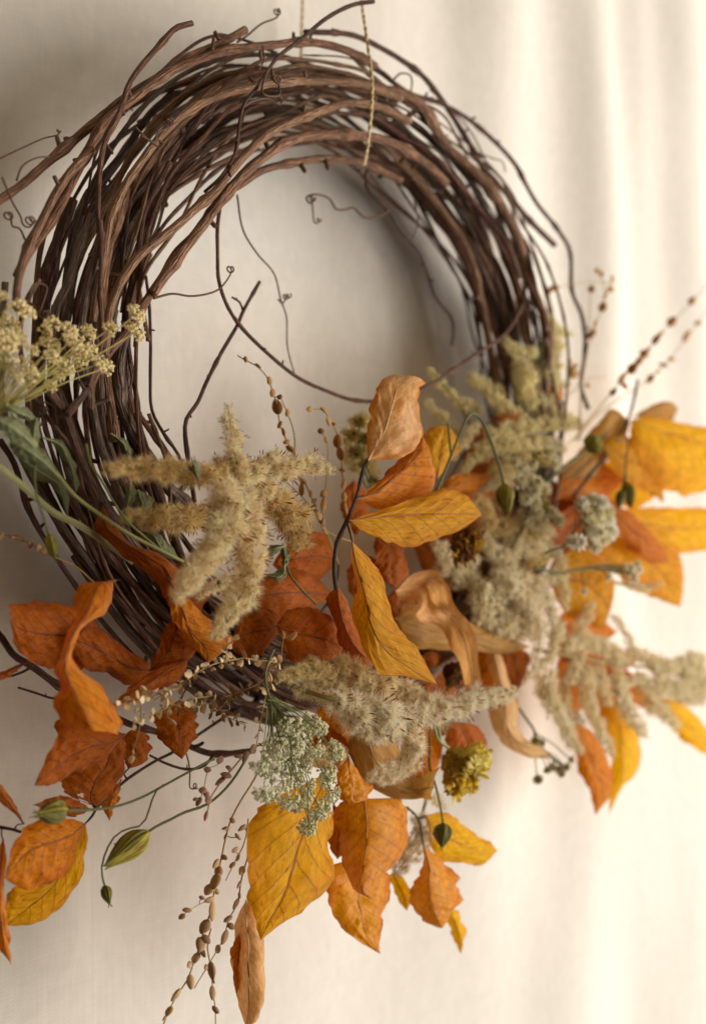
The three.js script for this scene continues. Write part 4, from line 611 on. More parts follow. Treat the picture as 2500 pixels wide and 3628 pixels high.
plume('small grey plume hanging behind the coppery leaves under the yellow dried rose', [[1520, 2760, 0.05], [1510, 2830], [1490, 2900]], 0.04, [
  [[[1470, 2890], [1500, 2930], [1490, 2990], [1440, 3045], [1400, 3095]], [44, 54, 54, 50, 30]], [[[1510, 2820], [1560, 2840], [1575, 2870]], [26, 34, 26], PALE], [[[1540, 2900], [1570, 2940]], [30, 30]],
], [0.9, 0.88, 0.78], 0.1);
plume('short plume tip beside the white everlasting sprig', [[2160, 2060, 0.045], [2240, 2078]], 0.045, [[[[2215, 2060], [2260, 2082], [2337, 2070]], [24, 26, 18]]], PALE, 0.05);
plume('cream plume mass tucked under the brown dried rose', [[1500, 2110, 0.03], [1620, 2030]], 0.04, [
  [[[1540, 1930], [1580, 1960], [1560, 2010]], [34, 40, 34]], [[[1560, 2010], [1640, 2010], [1690, 1980]], [40, 52, 36]], [[[1600, 2070], [1650, 2050], [1690, 2060]], [36, 44, 34]],
], PALE, 0.1);
plume('yellowish plume mass left of the white everlasting flowers', [[1760, 2060, 0.03], [1860, 1960]], 0.04, [
  [[[1760, 1860], [1850, 1880], [1930, 1890]], [46, 54, 40]], [[[1780, 1950], [1860, 1940], [1940, 1950]], [44, 54, 40], PALE], [[[1870, 1990], [1930, 1985], [1945, 1975]], [34, 36, 28]], [[[1950, 2020], [1995, 2085], [2005, 2160]], [30, 36, 24], PALE, 0.05], [[[1960, 1930], [1985, 1990], [1990, 2060]], [26, 34, 28], PALE, 0.045], [[[1760, 1770], [1800, 1810]], [40, 40]], [[[1680, 1760], [1720, 1820], [1740, 1900]], [36, 46, 40]], [[[1700, 1900], [1750, 1960], [1820, 2000]], [40, 48, 40], PALE], [[[1840, 1830], [1900, 1850], [1950, 1900]], [36, 44, 34], PALE, 0.048], [[[1740, 2010], [1800, 1990], [1850, 2030]], [36, 40, 30], OLIVE, 0.03],
], [0.92, 0.84, 0.56], 0.1);

// ------------------------------------------------------------------ wild carrot umbels
function umbelletGeometry(seed) {
  const rng = rand(seed), list = [], col = [];
  const dot = new THREE.IcosahedronGeometry(1, 0);
  for (let i = 0; i < 46; i++) {
    const a = rng() * 6.283, th = Math.acos(1 - 1.25 * rng()), d = V(Math.sin(th) * Math.cos(a), Math.cos(th), Math.sin(th) * Math.sin(a)), r = 0.78 + 0.3 * rng(), t = 0.75 + 0.3 * rng();
    for (let k = 0; k < 4; k++) { const g = dot.clone(), s = 0.085 + 0.055 * rng(); g.scale(s, s * 0.8, s); g.rotateX(rng() * 6); g.rotateZ(rng() * 6); g.translate(d.x * r + (rng() - 0.5) * 0.2, d.y * r + (rng() - 0.5) * 0.2, d.z * r + (rng() - 0.5) * 0.2); list.push(g); col.push([Math.min(1, 1.05 * t), Math.min(1, 1.02 * t), Math.min(1, 0.9 * t)]); }
    if (i % 2 === 0) { const g = new THREE.CylinderGeometry(0.016, 0.022, 1, 3, 1, true).toNonIndexed(); g.translate(0, 0.5, 0); g.applyQuaternion(new THREE.Quaternion().setFromUnitVectors(V(0, 1, 0), d)); list.push(g); col.push([0.5, 0.52, 0.24]); }
  }
  list.forEach((g, i) => { const n = g.attributes.position.count, c = new Float32Array(n * 3); for (let k = 0; k < n; k++) c.set(col[i], k * 3); g.setAttribute('color', new THREE.BufferAttribute(c, 3)); g.deleteAttribute('uv'); });
  return mergeGeometries(list);
}
const umbellets = [11, 12, 13].map(umbelletGeometry);
function umbel(label, base, z, stemPts, heads, colour, rayMat, stemW, stemMat) {
  const rng = rand(base[0] + 7000), b = P(base[0], base[1], z), g = thing('wild_carrot_umbel', label, 'flower head', b, 'dried umbel flowers'), m = new THREE.MeshStandardMaterial({ vertexColors: true, color: colour, roughness: 0.9 });
  if (stemPts) part('stem', local(tube(path(stemPts, z), stemW * perPx(b) / 2, null, 8), g), stemMat, g);
  for (const [x, y, r] of heads) {
    const p = P(x, y, z + (rng() - 0.4) * 0.022 + (heads.dz ?? 0)), k = perPx(p), d = p.clone().sub(b), L = d.length(), dir = d.clone().normalize();
    const mid = b.clone().addScaledVector(d, 0.5).add(V((rng() - 0.5) * 0.1 * L, (rng() - 0.2) * 0.12 * L, (rng() - 0.3) * 0.15 * L));
    const b2 = b.clone().add(V((rng() - 0.5) * 0.004, (rng() - 0.5) * 0.002, (rng() - 0.5) * 0.004)); part('ray', local(tube([b2, mid, p], 0.00024, 12, 4), g), rayMat, g);
    const u = part('umbellet', umbellets[Math.floor(rng() * 3)], m, g), s = r * k * 1.0;
    u.position.copy(p).sub(g.position).addScaledVector(dir, -s * 0.5); u.scale.setScalar(s); u.quaternion.setFromUnitVectors(V(0, 1, 0), dir.lerp(V(-0.5, 0.15, 0.8), 0.3).normalize()).multiply(new THREE.Quaternion().setFromAxisAngle(V(0, 1, 0), rng() * 6.28));
  }
  for (let i = 0; i < 14; i++) {                                                 // bare rays left over between the heads
    const h = heads[Math.floor(rng() * heads.length)], p = P(h[0] + (rng() - 0.5) * 70, h[1] + (rng() - 0.5) * 70, z + (rng() - 0.5) * 0.02), d = p.clone().sub(b).multiplyScalar(0.5 + 0.4 * rng());
    part('ray', local(tube([b, b.clone().addScaledVector(d, 0.5).add(V(0, 0.002, (rng() - 0.5) * 0.006)), b.clone().add(d)], 0.00022, 8, 3), g), rayMat, g);
  }
}
umbel('cream umbel of tiny flower clusters over the left side of the vines', [-25, 1490], 0.06, [[-25, 1490], [-60, 1560], [-110, 1700]],
  [[70, 1085, 40], [100, 1100, 30], [30, 1140, 40], [20, 1190, 45], [60, 1180, 35], [30, 1240, 40], [80, 1210, 25], [190, 1140, 28], [165, 1165, 25], [185, 1215, 38], [190, 1260, 32], [250, 1165, 35], [255, 1200, 25], [320, 1170, 30], [295, 1225, 42], [285, 1270, 35], [330, 1240, 25], [240, 1300, 35], [210, 1330, 25], [365, 1285, 32], [385, 1300, 28], [395, 1160, 28], [490, 1108, 36], [490, 1172, 36], [120, 1235, 22], [90, 1290, 40], [60, 1330, 30], [185, 1365, 26], [120, 1320, 28], [0, 1290, 36], [5, 1045, 28]],
  0xffefc4, mat(0xb0a45e, 0.8), 16, paleStem);
umbel('pale green white umbel of flower clusters hanging below the wreath', [955, 2475], 0.09, [[955, 2475], [945, 2440], [940, 2380], [970, 2300]],
  [[1016, 2580], [1051, 2585], [1081, 2570], [1121, 2575], [1141, 2585], [1001, 2615], [1046, 2625], [1081, 2630], [976, 2650], [951, 2680], [921, 2720], [951, 2741], [981, 2700], [1016, 2696], [1016, 2725], [1051, 2660], [1076, 2730], [1091, 2680], [1126, 2660], [1176, 2665], [1196, 2672], [1051, 2771], [1091, 2791], [1001, 2786], [931, 2821], [961, 2831], [1081, 2836], [1051, 2860], [1026, 2852], [1161, 2741], [1166, 2770], [1181, 2821], [1131, 2870], [1141, 2886], [1096, 2921], [1094, 2940]].map(([x, y], i) => [x, y, 31 + (i * 7) % 9]),
  0xe4e4ca, mat(0x747a48, 0.8), 9, olive);

// ------------------------------------------------------------------ stems with seed pods
const podGeo = (() => { const g = new THREE.SphereGeometry(1, 14, 10), p = g.attributes.position; for (let i = 0; i < p.count; i++) { const y = p.getY(i), w = 1 - 0.25 * Math.max(0, y) ; p.setXYZ(i, p.getX(i) * 0.72 * w * (1 + 0.06 * Math.cos(6 * Math.atan2(p.getZ(i), p.getX(i)))), y, p.getZ(i) * 0.4 * w); } g.computeVertexNormals(); return g; })();
const podMats = [0xb48e5c, 0xa58052, 0xc6a272, 0xceae80, 0xac8652, 0x987450].map(h => thinMat(h, 0.22, { clearcoat: 0.2, clearcoatRoughness: 0.5 }));
const scaleGeo = (() => { const g = new THREE.SphereGeometry(1, 14, 10), p = g.attributes.position; for (let i = 0; i < p.count; i++) { const x = p.getX(i), y = p.getY(i), z = p.getZ(i), notch = y > 0.4 ? 0.3 * Math.exp(-x * x * 18) : 0; p.setXYZ(i, x * (0.82 + 0.22 * y), y - notch, z * 0.12 + 0.22 * x * x - 0.1 * y); } g.computeVertexNormals(); return g; })();
let podSeed = 9000;
function seedStem(label, stems, pods, z, opt = {}) {
  const rng = rand(podSeed++), g = thing('pod_sprig', label, 'pod sprig', P(stems[0][1][0][0], stems[0][1][0][1], z), 'stems strung with seed pods');
  const curves = stems.map(([w, pts, zz]) => { const p = path(pts, zz ?? z); part('stem', local(tube(p, t => w * perPx(p[0]) / 2 * lerp(1, 0.6, t), null, 6), g), opt.stem ?? strawMat, g); return curve(p); });
  for (const [x, y, r = 24, zz] of pods) {
    const p = P(x + (rng() - 0.5) * 6, y + (rng() - 0.5) * 6, zz ?? z + (rng() - 0.3) * 0.004), k = perPx(p) * lerp(0.72, 0.98, rng()); let best = null;
    for (const c of curves) for (let t = 0; t <= 1; t += 0.02) { const q = c.getPoint(t), d = q.distanceTo(p); if (!best || d < best.d) best = { d, q, T: c.getTangent(t) }; }
    const dir = best.T.clone().multiplyScalar(opt.flip ? -1 : 1).addScaledVector(p.clone().sub(best.q).normalize(), best.d > r * k * 0.4 ? 1.4 : 0.3).normalize();
    const m = part(opt.scales ? 'papery_scale' : 'pod', opt.scales ? scaleGeo : podGeo, (opt.mats ?? podMats)[Math.floor(rng() * (opt.mats ?? podMats).length)], g), s = r * k;
    m.position.copy(p).sub(g.position); m.scale.set(s * (0.85 + 0.3 * rng()), s * 1.05, s * (0.85 + 0.3 * rng())); m.quaternion.setFromUnitVectors(V(0, 1, 0), dir).multiply(new THREE.Quaternion().setFromAxisAngle(V(0, 1, 0), rng() * 6.28));
    if (best.d > s * 0.5) part('pedicel', local(tube([best.q, best.q.clone().lerp(p, 0.5).addScaledVector(best.T, 0.0006), p], 0.00025, 5, 4), g), opt.stem ?? strawMat, g);
  }
}
const amberPods = [0xb98a3e, 0xa8772e, 0xc79a50].map(h => thinMat(h, 0.3, { clearcoat: 0.2, clearcoatRoughness: 0.5 }));
seedStem('tall forked stem of amber pods rising behind the cream plume', [[7, [[1200, 2000], [1131, 1826], [1085, 1720], [1030, 1590], [1018, 1566], [991, 1503], [983, 1440], [967, 1393], [952, 1346], [912, 1299], [869, 1276], [842, 1260]]], [6, [[1040, 1620], [1045, 1581], [1038, 1519], [1018, 1464], [991, 1401]]], [6, [[1131, 1830], [1060, 1750], [1001, 1696]]]],
  [[869, 1276, 20], [912, 1299, 22], [952, 1346, 22], [967, 1393, 22], [981, 1440, 30], [991, 1503, 24], [1005, 1530, 18], [1016, 1566, 20], [1030, 1592, 26], [1018, 1464, 20], [993, 1405, 14], [1066, 1698, 28], [1071, 1731, 26], [1101, 1751, 24], [1111, 1776, 24], [1131, 1826, 24], [1001, 1696, 18], [1080, 1790, 18], [1095, 1810, 20], [1140, 1850, 20], [1150, 1880, 20]], 0.04, { mats: amberPods });
seedStem('arching stem of amber pods beside the dark leaf twig', [[7, [[1250, 1920], [1230, 1830], [1221, 1761], [1216, 1716], [1211, 1661], [1206, 1601], [1196, 1571], [1190, 1525], [1166, 1488], [1146, 1453], [1096, 1450]]], [5, [[1140, 1870], [1141, 1851], [1146, 1781], [1156, 1691], [1161, 1611], [1156, 1561], [1136, 1528]]], [6, [[1250, 1920], [1190, 1900], [1140, 1870]]]],
  [[1096, 1450, 20], [1146, 1453, 20], [1166, 1495, 24], [1182, 1500, 16], [1196, 1566, 32], [1206, 1605, 26], [1211, 1665, 20], [1216, 1716, 26], [1221, 1761, 24], [1225, 1800, 20], [1136, 1528, 18], [1156, 1561, 16], [1149, 1746, 22], [1146, 1783, 30], [1141, 1850, 20]], 0.045, { mats: amberPods });
seedStem('long hanging stems of brown pods left of the large veined amber leaf', [[8, [[960, 2640], [901, 2761], [851, 2841], [820, 2901], [800, 2966], [785, 3040], [765, 3120], [748, 3226], [722, 3300], [705, 3360], [690, 3400], [665, 3470], [625, 3530], [600, 3580], [575, 3640]]], [7, [[748, 3290], [735, 3351], [748, 3430], [755, 3516], [763, 3576], [764, 3650]]], [6, [[880, 2900], [868, 2980], [826, 3065], [800, 3120]]], [6, [[890, 3000], [856, 3110], [840, 3205], [810, 3256], [795, 3321], [770, 3366], [725, 3441], [688, 3502]]], [4, [[745, 3190], [715, 3200], [665, 3228]]]],
  [[795, 3035, 22], [768, 3058, 28], [775, 3090, 22], [765, 3120, 34], [740, 3150, 24], [770, 3160, 24], [715, 3183, 20], [745, 3190, 26], [665, 3226, 22], [648, 3248, 18], [750, 3226, 34], [725, 3281, 32], [708, 3346, 34], [733, 3330, 24], [722, 3375, 24], [693, 3396, 28], [672, 3420, 18], [673, 3481, 28], [625, 3524, 30], [600, 3580, 24], [586, 3606, 18], [750, 3441, 32], [758, 3475, 18], [755, 3516, 34], [763, 3578, 26], [732, 3425, 18], [800, 2966, 20], [826, 3065, 26], [845, 3040, 18], [856, 3085, 20], [850, 3135, 20], [848, 3170, 18], [838, 3205, 24], [810, 3256, 28], [820, 3280, 18], [795, 3321, 26], [770, 3366, 22], [822, 2905, 16], [858, 2935, 24], [845, 2965, 18], [835, 3010, 18], [800, 2935, 16]], 0.06, { mats: podMats.filter((m, i) => i !== 3) });
seedStem('short pinkish pod stem crossing the green bud stalks', [[8, [[960, 2620], [881, 2661], [826, 2721], [790, 2761], [765, 2796], [745, 2830], [735, 2880]], 0.065], [4, [[740, 2720], [728, 2760], [722, 2800], [705, 2840]]], [4, [[790, 2690], [770, 2710], [740, 2720]]]],
  [[798, 2745, 30], [780, 2768, 30], [740, 2836, 24], [733, 2891, 26], [720, 2801, 22], [705, 2841, 22], [692, 2830, 14], [730, 2815, 16], [735, 2725, 18], [780, 2692, 22], [870, 2680, 26], [845, 2680, 18], [810, 2722, 18], [895, 2650, 24]], 0.065, { mats: [0xa98468, 0xb8927a, 0x94705a].map(h => thinMat(h, 0.22)) });
const scalePods = [0xe2c79a, 0xd8b988, 0xc9a36c, 0xeed8b0].map(h => thinMat(h, 0.3)), scaleDark = [0xa9824a, 0x8f6c3c, 0x9c7744].map(h => thinMat(h, 0.25));
const chain = (pts, r, seed, gap = 17) => { const rng = rand(seed), c = curve(pts.map(p => V(p[0], p[1], 0))), n = Math.round(c.getLength() / gap), out = []; for (let i = 0; i <= n; i++) { const p = c.getPointAt(i / n), T = c.getTangentAt(i / n), s = i % 2 ? 1 : -1, o = (6 + 9 * rng()) * s; out.push([p.x - T.y * o, p.y + T.x * o, r * (0.75 + 0.5 * rng())]); } return out; };
const sA = [[985, 2350], [946, 2341], [911, 2341], [871, 2331], [841, 2336], [800, 2341], [750, 2356], [710, 2376], [670, 2401], [635, 2436], [591, 2450], [511, 2465], [471, 2475], [426, 2500]], sA2 = [[800, 2341], [805, 2290], [828, 2255]], sB = [[760, 2465], [692, 2475], [601, 2505], [531, 2535], [471, 2565]], sC = [[960, 2390], [901, 2430], [820, 2460], [750, 2490], [700, 2500], [620, 2512]], sD = [[985, 2350], [951, 2361], [961, 2416], [941, 2466], [930, 2520], [915, 2600], [905, 2660]], sE = [[750, 2490], [790, 2530], [871, 2570]];
seedStem('pale straw stem of paired papery scales across the dark leaves', [[6, sA], [5, sA2]], [...chain(sA, 16, 1), ...chain(sA2, 15, 2)], 0.075, { scales: true, mats: scalePods });
seedStem('pale straw scale stem under the first one and parallel to it', [[5, sB]], chain(sB, 15, 3), 0.07, { scales: true, mats: scalePods.slice(1) });
seedStem('brown stem of papery scales in shade above the pale green umbel', [[5, sC], [5, sE], [5, [[820, 2460], [790, 2500], [740, 2530]]]], [...chain(sC, 17, 4), ...chain(sE, 18, 5, 14), ...chain([[820, 2460], [790, 2500], [740, 2530]], 16, 8)], 0.045, { scales: true, mats: scaleDark });
seedStem('drooping straw scale stem beside the rays of the pale green umbel', [[5, sD]], chain(sD, 17, 6, 26), 0.078, { scales: true, mats: scalePods.slice(1, 3) });
seedStem('two flat straw pods standing before the round rusty leaf', [[5, [[990, 2370], [996, 2336], [1000, 2290], [1004, 2262]]]], [[1036, 2251, 20], [1001, 2246, 20], [990, 2335, 20]], 0.072, { mats: [scaleDark[0], scalePods[2]] });
const rightPods = [0xb8863c, 0xa87832, 0xc49a50].map(h => mat(h, 0.6)), rightStem = mat(0xb9a070, 0.8);
seedStem('long straight pod stem slanting up to the right over the yellow leaves', [[7, [[2030, 1560], [2081, 1491], [2166, 1391], [2211, 1336], [2276, 1261], [2342, 1181], [2452, 1065], [2520, 990]]]], [[2206, 1341, 26], [2212, 1370, 20], [2241, 1306, 26], [2262, 1280, 22], [2280, 1255, 26], [2292, 1240, 20], [2321, 1201, 24], [2336, 1184, 22], [2377, 1141, 26], [2450, 1064, 24], [2168, 1388, 16]], 0.04, { mats: rightPods, stem: rightStem });
seedStem('second slanting pod stem just below the longest one', [[6, [[2040, 1560], [2101, 1481], [2201, 1406], [2301, 1341], [2357, 1286], [2427, 1201], [2472, 1141], [2530, 1060]]]], [[2301, 1341, 24], [2350, 1296, 24], [2376, 1271, 22], [2432, 1191, 24], [2470, 1143, 26], [2330, 1315, 18]], 0.03, { mats: rightPods, stem: rightStem });
seedStem('upright pod stem behind the long zigzag vine tip', [[6, [[2052, 1560], [2056, 1400], [2076, 1251], [2101, 1171], [2131, 1090], [2146, 1040], [2171, 985]]], [4, [[2160, 1000], [2080, 1000], [2010, 1010], [1935, 1030]]], [4, [[2083, 1200], [2086, 1116], [2091, 1020]]], [4, [[2140, 1050], [2135, 1000], [2113, 955]]]], [[2096, 1186, 22], [2111, 1146, 22], [2131, 1090, 24], [2141, 1045, 22], [2161, 1025, 22], [2170, 988, 20], [1957, 1024, 26], [1945, 1030, 18], [2091, 1022, 20], [2113, 957, 20], [2128, 970, 14]], 0.02, { mats: rightPods, stem: rightStem });
seedStem('little pod cluster beside the yellow green plume', [[4, [[1980, 1480], [2010, 1380], [2021, 1311], [2020, 1280]]], [4, [[2010, 1390], [2050, 1380], [2083, 1364]]], [4, [[1990, 1440], [2060, 1350], [2150, 1335]]]], [[2018, 1282, 18], [2021, 1316, 26], [2036, 1300, 22], [2030, 1328, 20], [2081, 1364, 20]], 0.02, { mats: rightPods, stem: rightStem });
seedStem('brown pod stem poking out left of the lower left vines', [[7, [[340, 2070], [270, 2008], [200, 1975], [135, 1940], [65, 1908], [-20, 1885]]]], [[10, 1897, 20], [65, 1908, 26], [108, 1925, 22], [135, 1940, 22], [160, 1955, 24], [185, 1968, 20], [45, 1902, 16]], 0.04, { mats: podMats.slice(0, 2) });
seedStem('pale pod string hanging before the rusty leaves near the left twig', [[5, [[600, 2440], [545, 2480], [503, 2470], [500, 2540], [490, 2600], [472, 2660], [468, 2690]]], [5, [[600, 2440], [590, 2470], [585, 2520], [612, 2560]]]], [[468, 2690, 20], [470, 2668, 14], [510, 2440, 22], [520, 2475, 20], [585, 2465, 26], [590, 2490, 22], [595, 2520, 20], [612, 2560, 20], [450, 2480, 18], [480, 2520, 16]], 0.068, { mats: scalePods.slice(1) });

// ------------------------------------------------------------------ green stalks, grey green leaves
{
  const g = thing('ribbed_stalk', 'thick pale ribbed stalk slanting across the left vines', 'plant stalk', P(-40, 1630, 0.065));
  const p = path([[-60, 1620], [0, 1656], [50, 1696], [115, 1751], [190, 1816], [281, 1861], [370, 1920], [470, 1990]], 0.066, 0.04);
  part('stalk', local(tube(p, 13 * perPx(p[0]), null, 10), g), mat(0xa3a06a, 0.75), g);
  const rib = mat(0xb8b688, 0.75);
  for (let k = 0; k < 5; k++) { const a = (k - 2) * 0.5, o = V(-0.5 * Math.cos(a), 0, 0.8 * Math.cos(a)).add(V(0.4, 0.85, 0.2).multiplyScalar(Math.sin(a))).normalize().multiplyScalar(12.4 * perPx(p[0])); part('rib', local(tube(p.map(q => q.clone().add(o)), 0.00035, null, 4), g), rib, g); }
}
{
  const g = thing('leafy_stalk', 'green stalk with grey green leaves running down behind the cream plume', 'plant stalk', P(45, 1465, 0.07));
  const stalk = (w, pts, z0, z1, m) => { const p = path(pts, z0, z1); part('stalk', local(tube(p, w / 2 * perPx(p[0]), null, 7), g), m, g); };
  stalk(15, [[20, 1430], [45, 1465], [125, 1576], [190, 1661], [261, 1751], [351, 1821], [466, 1896], [560, 1945], [650, 1990]], 0.072, 0.06, paleStem);
  stalk(9, [[306, 1573], [321, 1641], [366, 1711], [411, 1791], [451, 1846], [506, 1896], [570, 1950]], 0.07, 0.06, mat(0x7e8a42, 0.75));
  for (const d of [
    { t: 'green', z: [0.07, 0.075], r: [[210, 1690], [165, 1605, 150, 1630, 112, 1645], [110, 1568, 85, 1588, 45, 1602], [45, 1538, 38, 1560, 33, 1572]] },
    { t: 'green', z: [0.072, 0.08], r: [[130, 1590], [85, 1505, 70, 1530, 45, 1560], [50, 1476, 20, 1500, 5, 1530], [-20, 1480]] },
    { t: 'green', z: [0.065, 0.07], r: [[135, 1585], [98, 1525, 120, 1540, 144, 1530], [110, 1490, 128, 1500, 144, 1495], [130, 1480]] },
    { t: 'green', z: [0.06, 0.075], r: [[140, 1500], [105, 1450, 90, 1470, 70, 1480], [60, 1440, 55, 1455, 50, 1465], [35, 1440]] },
    { t: 'green', z: [0.06, 0.055], r: [[150, 1550], [215, 1562, 210, 1575, 205, 1588], [262, 1630, 248, 1640, 236, 1650], [278, 1700, 264, 1705, 250, 1705], [272, 1745]] },
    { t: 'green', z: [0.05, 0.045], r: [[50, 1605], [150, 1650, 140, 1670, 120, 1690], [215, 1690, 200, 1710, 185, 1725], [245, 1760, 228, 1770, 215, 1775], [242, 1830]] },
    { t: 'green', z: [0.04, 0.035], r: [[392, 1535], [440, 1555, 432, 1565, 424, 1575], [468, 1615, 458, 1622, 448, 1630], [475, 1690]] },
    { t: 'green', z: [0.045, 0.045], r: [[462, 1690], [445, 1740, 462, 1745, 480, 1740], [440, 1790, 450, 1800, 462, 1800], [436, 1830]] },
    { t: 'green', z: [0.03, 0.03], r: [[490, 1735], [480, 1780, 505, 1785, 540, 1770], [485, 1830, 510, 1830, 540, 1810], [510, 1860]] },
    { t: 'green', z: [0.05, 0.05], r: [[640, 1990], [600, 1930, 580, 1950, 555, 1960], [560, 1890, 545, 1900, 530, 1920], [510, 1880]] },
    { t: 'green', z: [0.09, 0.1], r: [[706, 1702], [705, 1650, 692, 1660, 678, 1670], [690, 1632, 684, 1640, 676, 1650], [676, 1632]] },
  ]) leaf(g, { ser: 0, pleat: 0.25, cup: 4, ...d });
}
{
  const g = thing('curled_green_leaves', 'small curled grey green leaves right of the hanging cream plume', 'leaf', P(1010, 1940, 0.05));
  for (const d of [{ t: 'green', z: [0.055, 0.06], r: [[1010, 1935], [960, 1930, 965, 1950, 975, 1965, 0, 5, 0], [940, 1955, 950, 1970, 960, 1985], [932, 2000]] }, { t: 'green', z: [0.055, 0.06], r: [[1010, 2000], [1015, 2040, 1000, 2040, 985, 2020, 0, 5, 0], [985, 2060, 975, 2045, 960, 2030, 0, 5, 0], [935, 2030]] }, { t: 'green', z: [0.05, 0.05], r: [[1000, 1925], [990, 1965, 1010, 1970, 1026, 1960], [995, 1990, 1010, 2000, 1022, 1990], [1008, 2015]] }]) leaf(g, { ser: 0, pleat: 0.2, ...d });
  part('stem', local(tube(path([[1010, 1935], [1020, 2020], [1060, 2080], [1120, 2140]], 0.045), 0.0006, null, 5), g), olive, g);
}

// ------------------------------------------------------------------ green buds
const budMats = [[[142, 142, 52], [96, 84, 34]], [[170, 164, 60], [120, 96, 38]], [[120, 124, 60], [92, 78, 40]]].map(([a, b], i) => new THREE.MeshPhysicalMaterial({ roughness: 0.75, specularIntensity: 0.5,
  map: texture(128, 64, (u, v) => { const [x, y] = ring2(u, 3), n = clamp(0.45 + 0.5 * noise(x * 2.5, y * 2.5, v * 1.5 + i * 9) + 0.35 * noise(x, y, v * 4 + 30)); return a.map((c, k) => lerp(c, b[k], n)); }) }));
function bud(label, stems, base, tip, w, z, sepals = 6, hue = 0, tails = 0.25) {
  const rng = rand(Math.round(base[0] * 3 + base[1])), b = P(base[0], base[1], z), e = P(tip[0], tip[1], z + 0.004), g = thing('flower_bud', label, 'flower bud', b, 'dried green flower buds'), d = e.clone().sub(b), L = d.length(), R = w / 2 * perPx(b);
  for (const [sw, pts, z0] of stems) { const p = path(pts, z0 ?? z, z); part('stem', local(tube(p, sw / 2 * perPx(p[0]), null, 6), g), olive, g); }
  const Q = new THREE.Quaternion().setFromUnitVectors(V(0, 1, 0), d.clone().normalize()), prof = [[0.0, 0.16], [0.05, 0.4], [0.14, 0.72], [0.28, 0.96], [0.45, 1], [0.62, 0.82], [0.8, 0.52], [0.93, 0.3], [1, 0.12]];
  const body = new THREE.LatheGeometry(prof.map(([y, r]) => new THREE.Vector2(r * R, y * L)), 64), bp = body.attributes.position;
  for (let i = 0; i < bp.count; i++) { const a = Math.atan2(bp.getZ(i), bp.getX(i)), y = bp.getY(i) / L, k = 1 + 0.13 * Math.cos(a * 6 + y * 2.5) + 0.05 * Math.cos(a * 17 + y * 3) + 0.2 * noise(Math.cos(a) * 2, y * 4, Math.sin(a) * 2 + base[0]); bp.setXYZ(i, bp.getX(i) * k, bp.getY(i), bp.getZ(i) * k); }
  body.computeVertexNormals(); const m = part('husk', body, budMats[hue], g); m.quaternion.copy(Q);
  for (let i = 0; i < sepals; i++) {
    const a = i / sepals * 6.283 + rng(), tw = (rng() - 0.5) * 0.9, ex = 1 + tails * rng(), pts = [];
    for (let k = 0; k <= 6; k++) { const t = k / 6 * ex, pr = t <= 1 ? prof.reduce((q, c, j) => prof[j + 1] && t >= c[0] && t <= prof[j + 1][0] ? lerp(c[1], prof[j + 1][1], (t - c[0]) / (prof[j + 1][0] - c[0])) : q, 0.12) : 0.12 + (t - 1) * 1.6 * rng(); const A = a + tw * t; pts.push(V(Math.cos(A) * pr * R * 1.1, t * L, Math.sin(A) * pr * R * 1.1)); }
    const s = part('sepal', tube(pts, t => R * 0.13 * Math.sin(Math.PI * clamp(t * 0.85 + 0.12)) + 0.00015, 14, 5), budMats[(hue + 1 + i) % 3], g); s.quaternion.copy(Q);
  }
}
bud('large yellow green husk hanging on a thin stalk under the wreath', [[10, [[900, 2640], [820, 2770], [740, 2846], [650, 2880], [600, 2906], [560, 2925], [524, 2948]], 0.05], [5, [[521, 2950], [470, 2965], [430, 2990], [405, 2990]]]], [524, 2948], [378, 3066], 76, 0.05, 8, 1, 0.12);
bud('round green bud on a long stalk in front of the russet leaves', [[9, [[760, 2690], [742, 2696], [667, 2736], [576, 2786], [501, 2826], [416, 2856], [321, 2869], [228, 2872]], 0.045]], [230, 2871], [138, 2884], 74, 0.055, 9, 2, 0.35);
bud('wilted bud dangling from a bent stalk beside the large husk', [[7, [[580, 2780], [551, 2806], [526, 2876], [506, 2921], [460, 2935], [416, 2955], [386, 2995], [361, 3070], [364, 3110], [372, 3140]], 0.05]], [370, 3138], [388, 3200], 34, 0.05, 5, 2, 0.6);
bud('drooping green bud on an arched stalk before the yellowish plume', [[11, [[1546, 1740], [1591, 1631], [1636, 1520], [1666, 1465], [1696, 1475], [1741, 1571], [1781, 1701], [1783, 1718]], 0.07], [8, [[1586, 1500], [1592, 1560], [1597, 1615]], 0.07]], [1783, 1714], [1796, 1822], 54, 0.07, 7, 1, 0.1);
bud('small green bud hanging in front of the yellow beech leaves', [[7, [[2180, 1560], [2221, 1565], [2215, 1640], [2215, 1712]], 0.055]], [2216, 1708], [2233, 1798], 44, 0.055, 5, 1, 0.05);
bud('darker twin bud pressed against the small green bud', [[6, [[2215, 1660], [2205, 1720], [2202, 1742]], 0.055]], [2203, 1735], [2190, 1800], 32, 0.055, 4, 2, 0.05);
bud('brown green rosebud dangling under the yellow dried rose', [[8, [[1520, 2560], [1521, 2651], [1520, 2710], [1541, 2781], [1561, 2866], [1569, 2924]], 0.06]], [1569, 2918], [1564, 3000], 56, 0.06, 6, 2, 0.2);
bud('thin yellow green bud drooping before the lower left vines', [[8, [[165, 1620], [155, 1621], [130, 1636], [123, 1701], [133, 1766], [155, 1831], [173, 1896]], 0.075]], [174, 1894], [196, 1980], 34, 0.07, 5, 1, 0.15);
bud('open green calyx on a stout stalk beside the khaki leaf', [[14, [[1900, 1750], [1936, 1711], [2001, 1651], [2066, 1600], [2090, 1575]], 0.05]], [2078, 1588], [2126, 1556], 62, 0.052, 9, 1, 0.5);

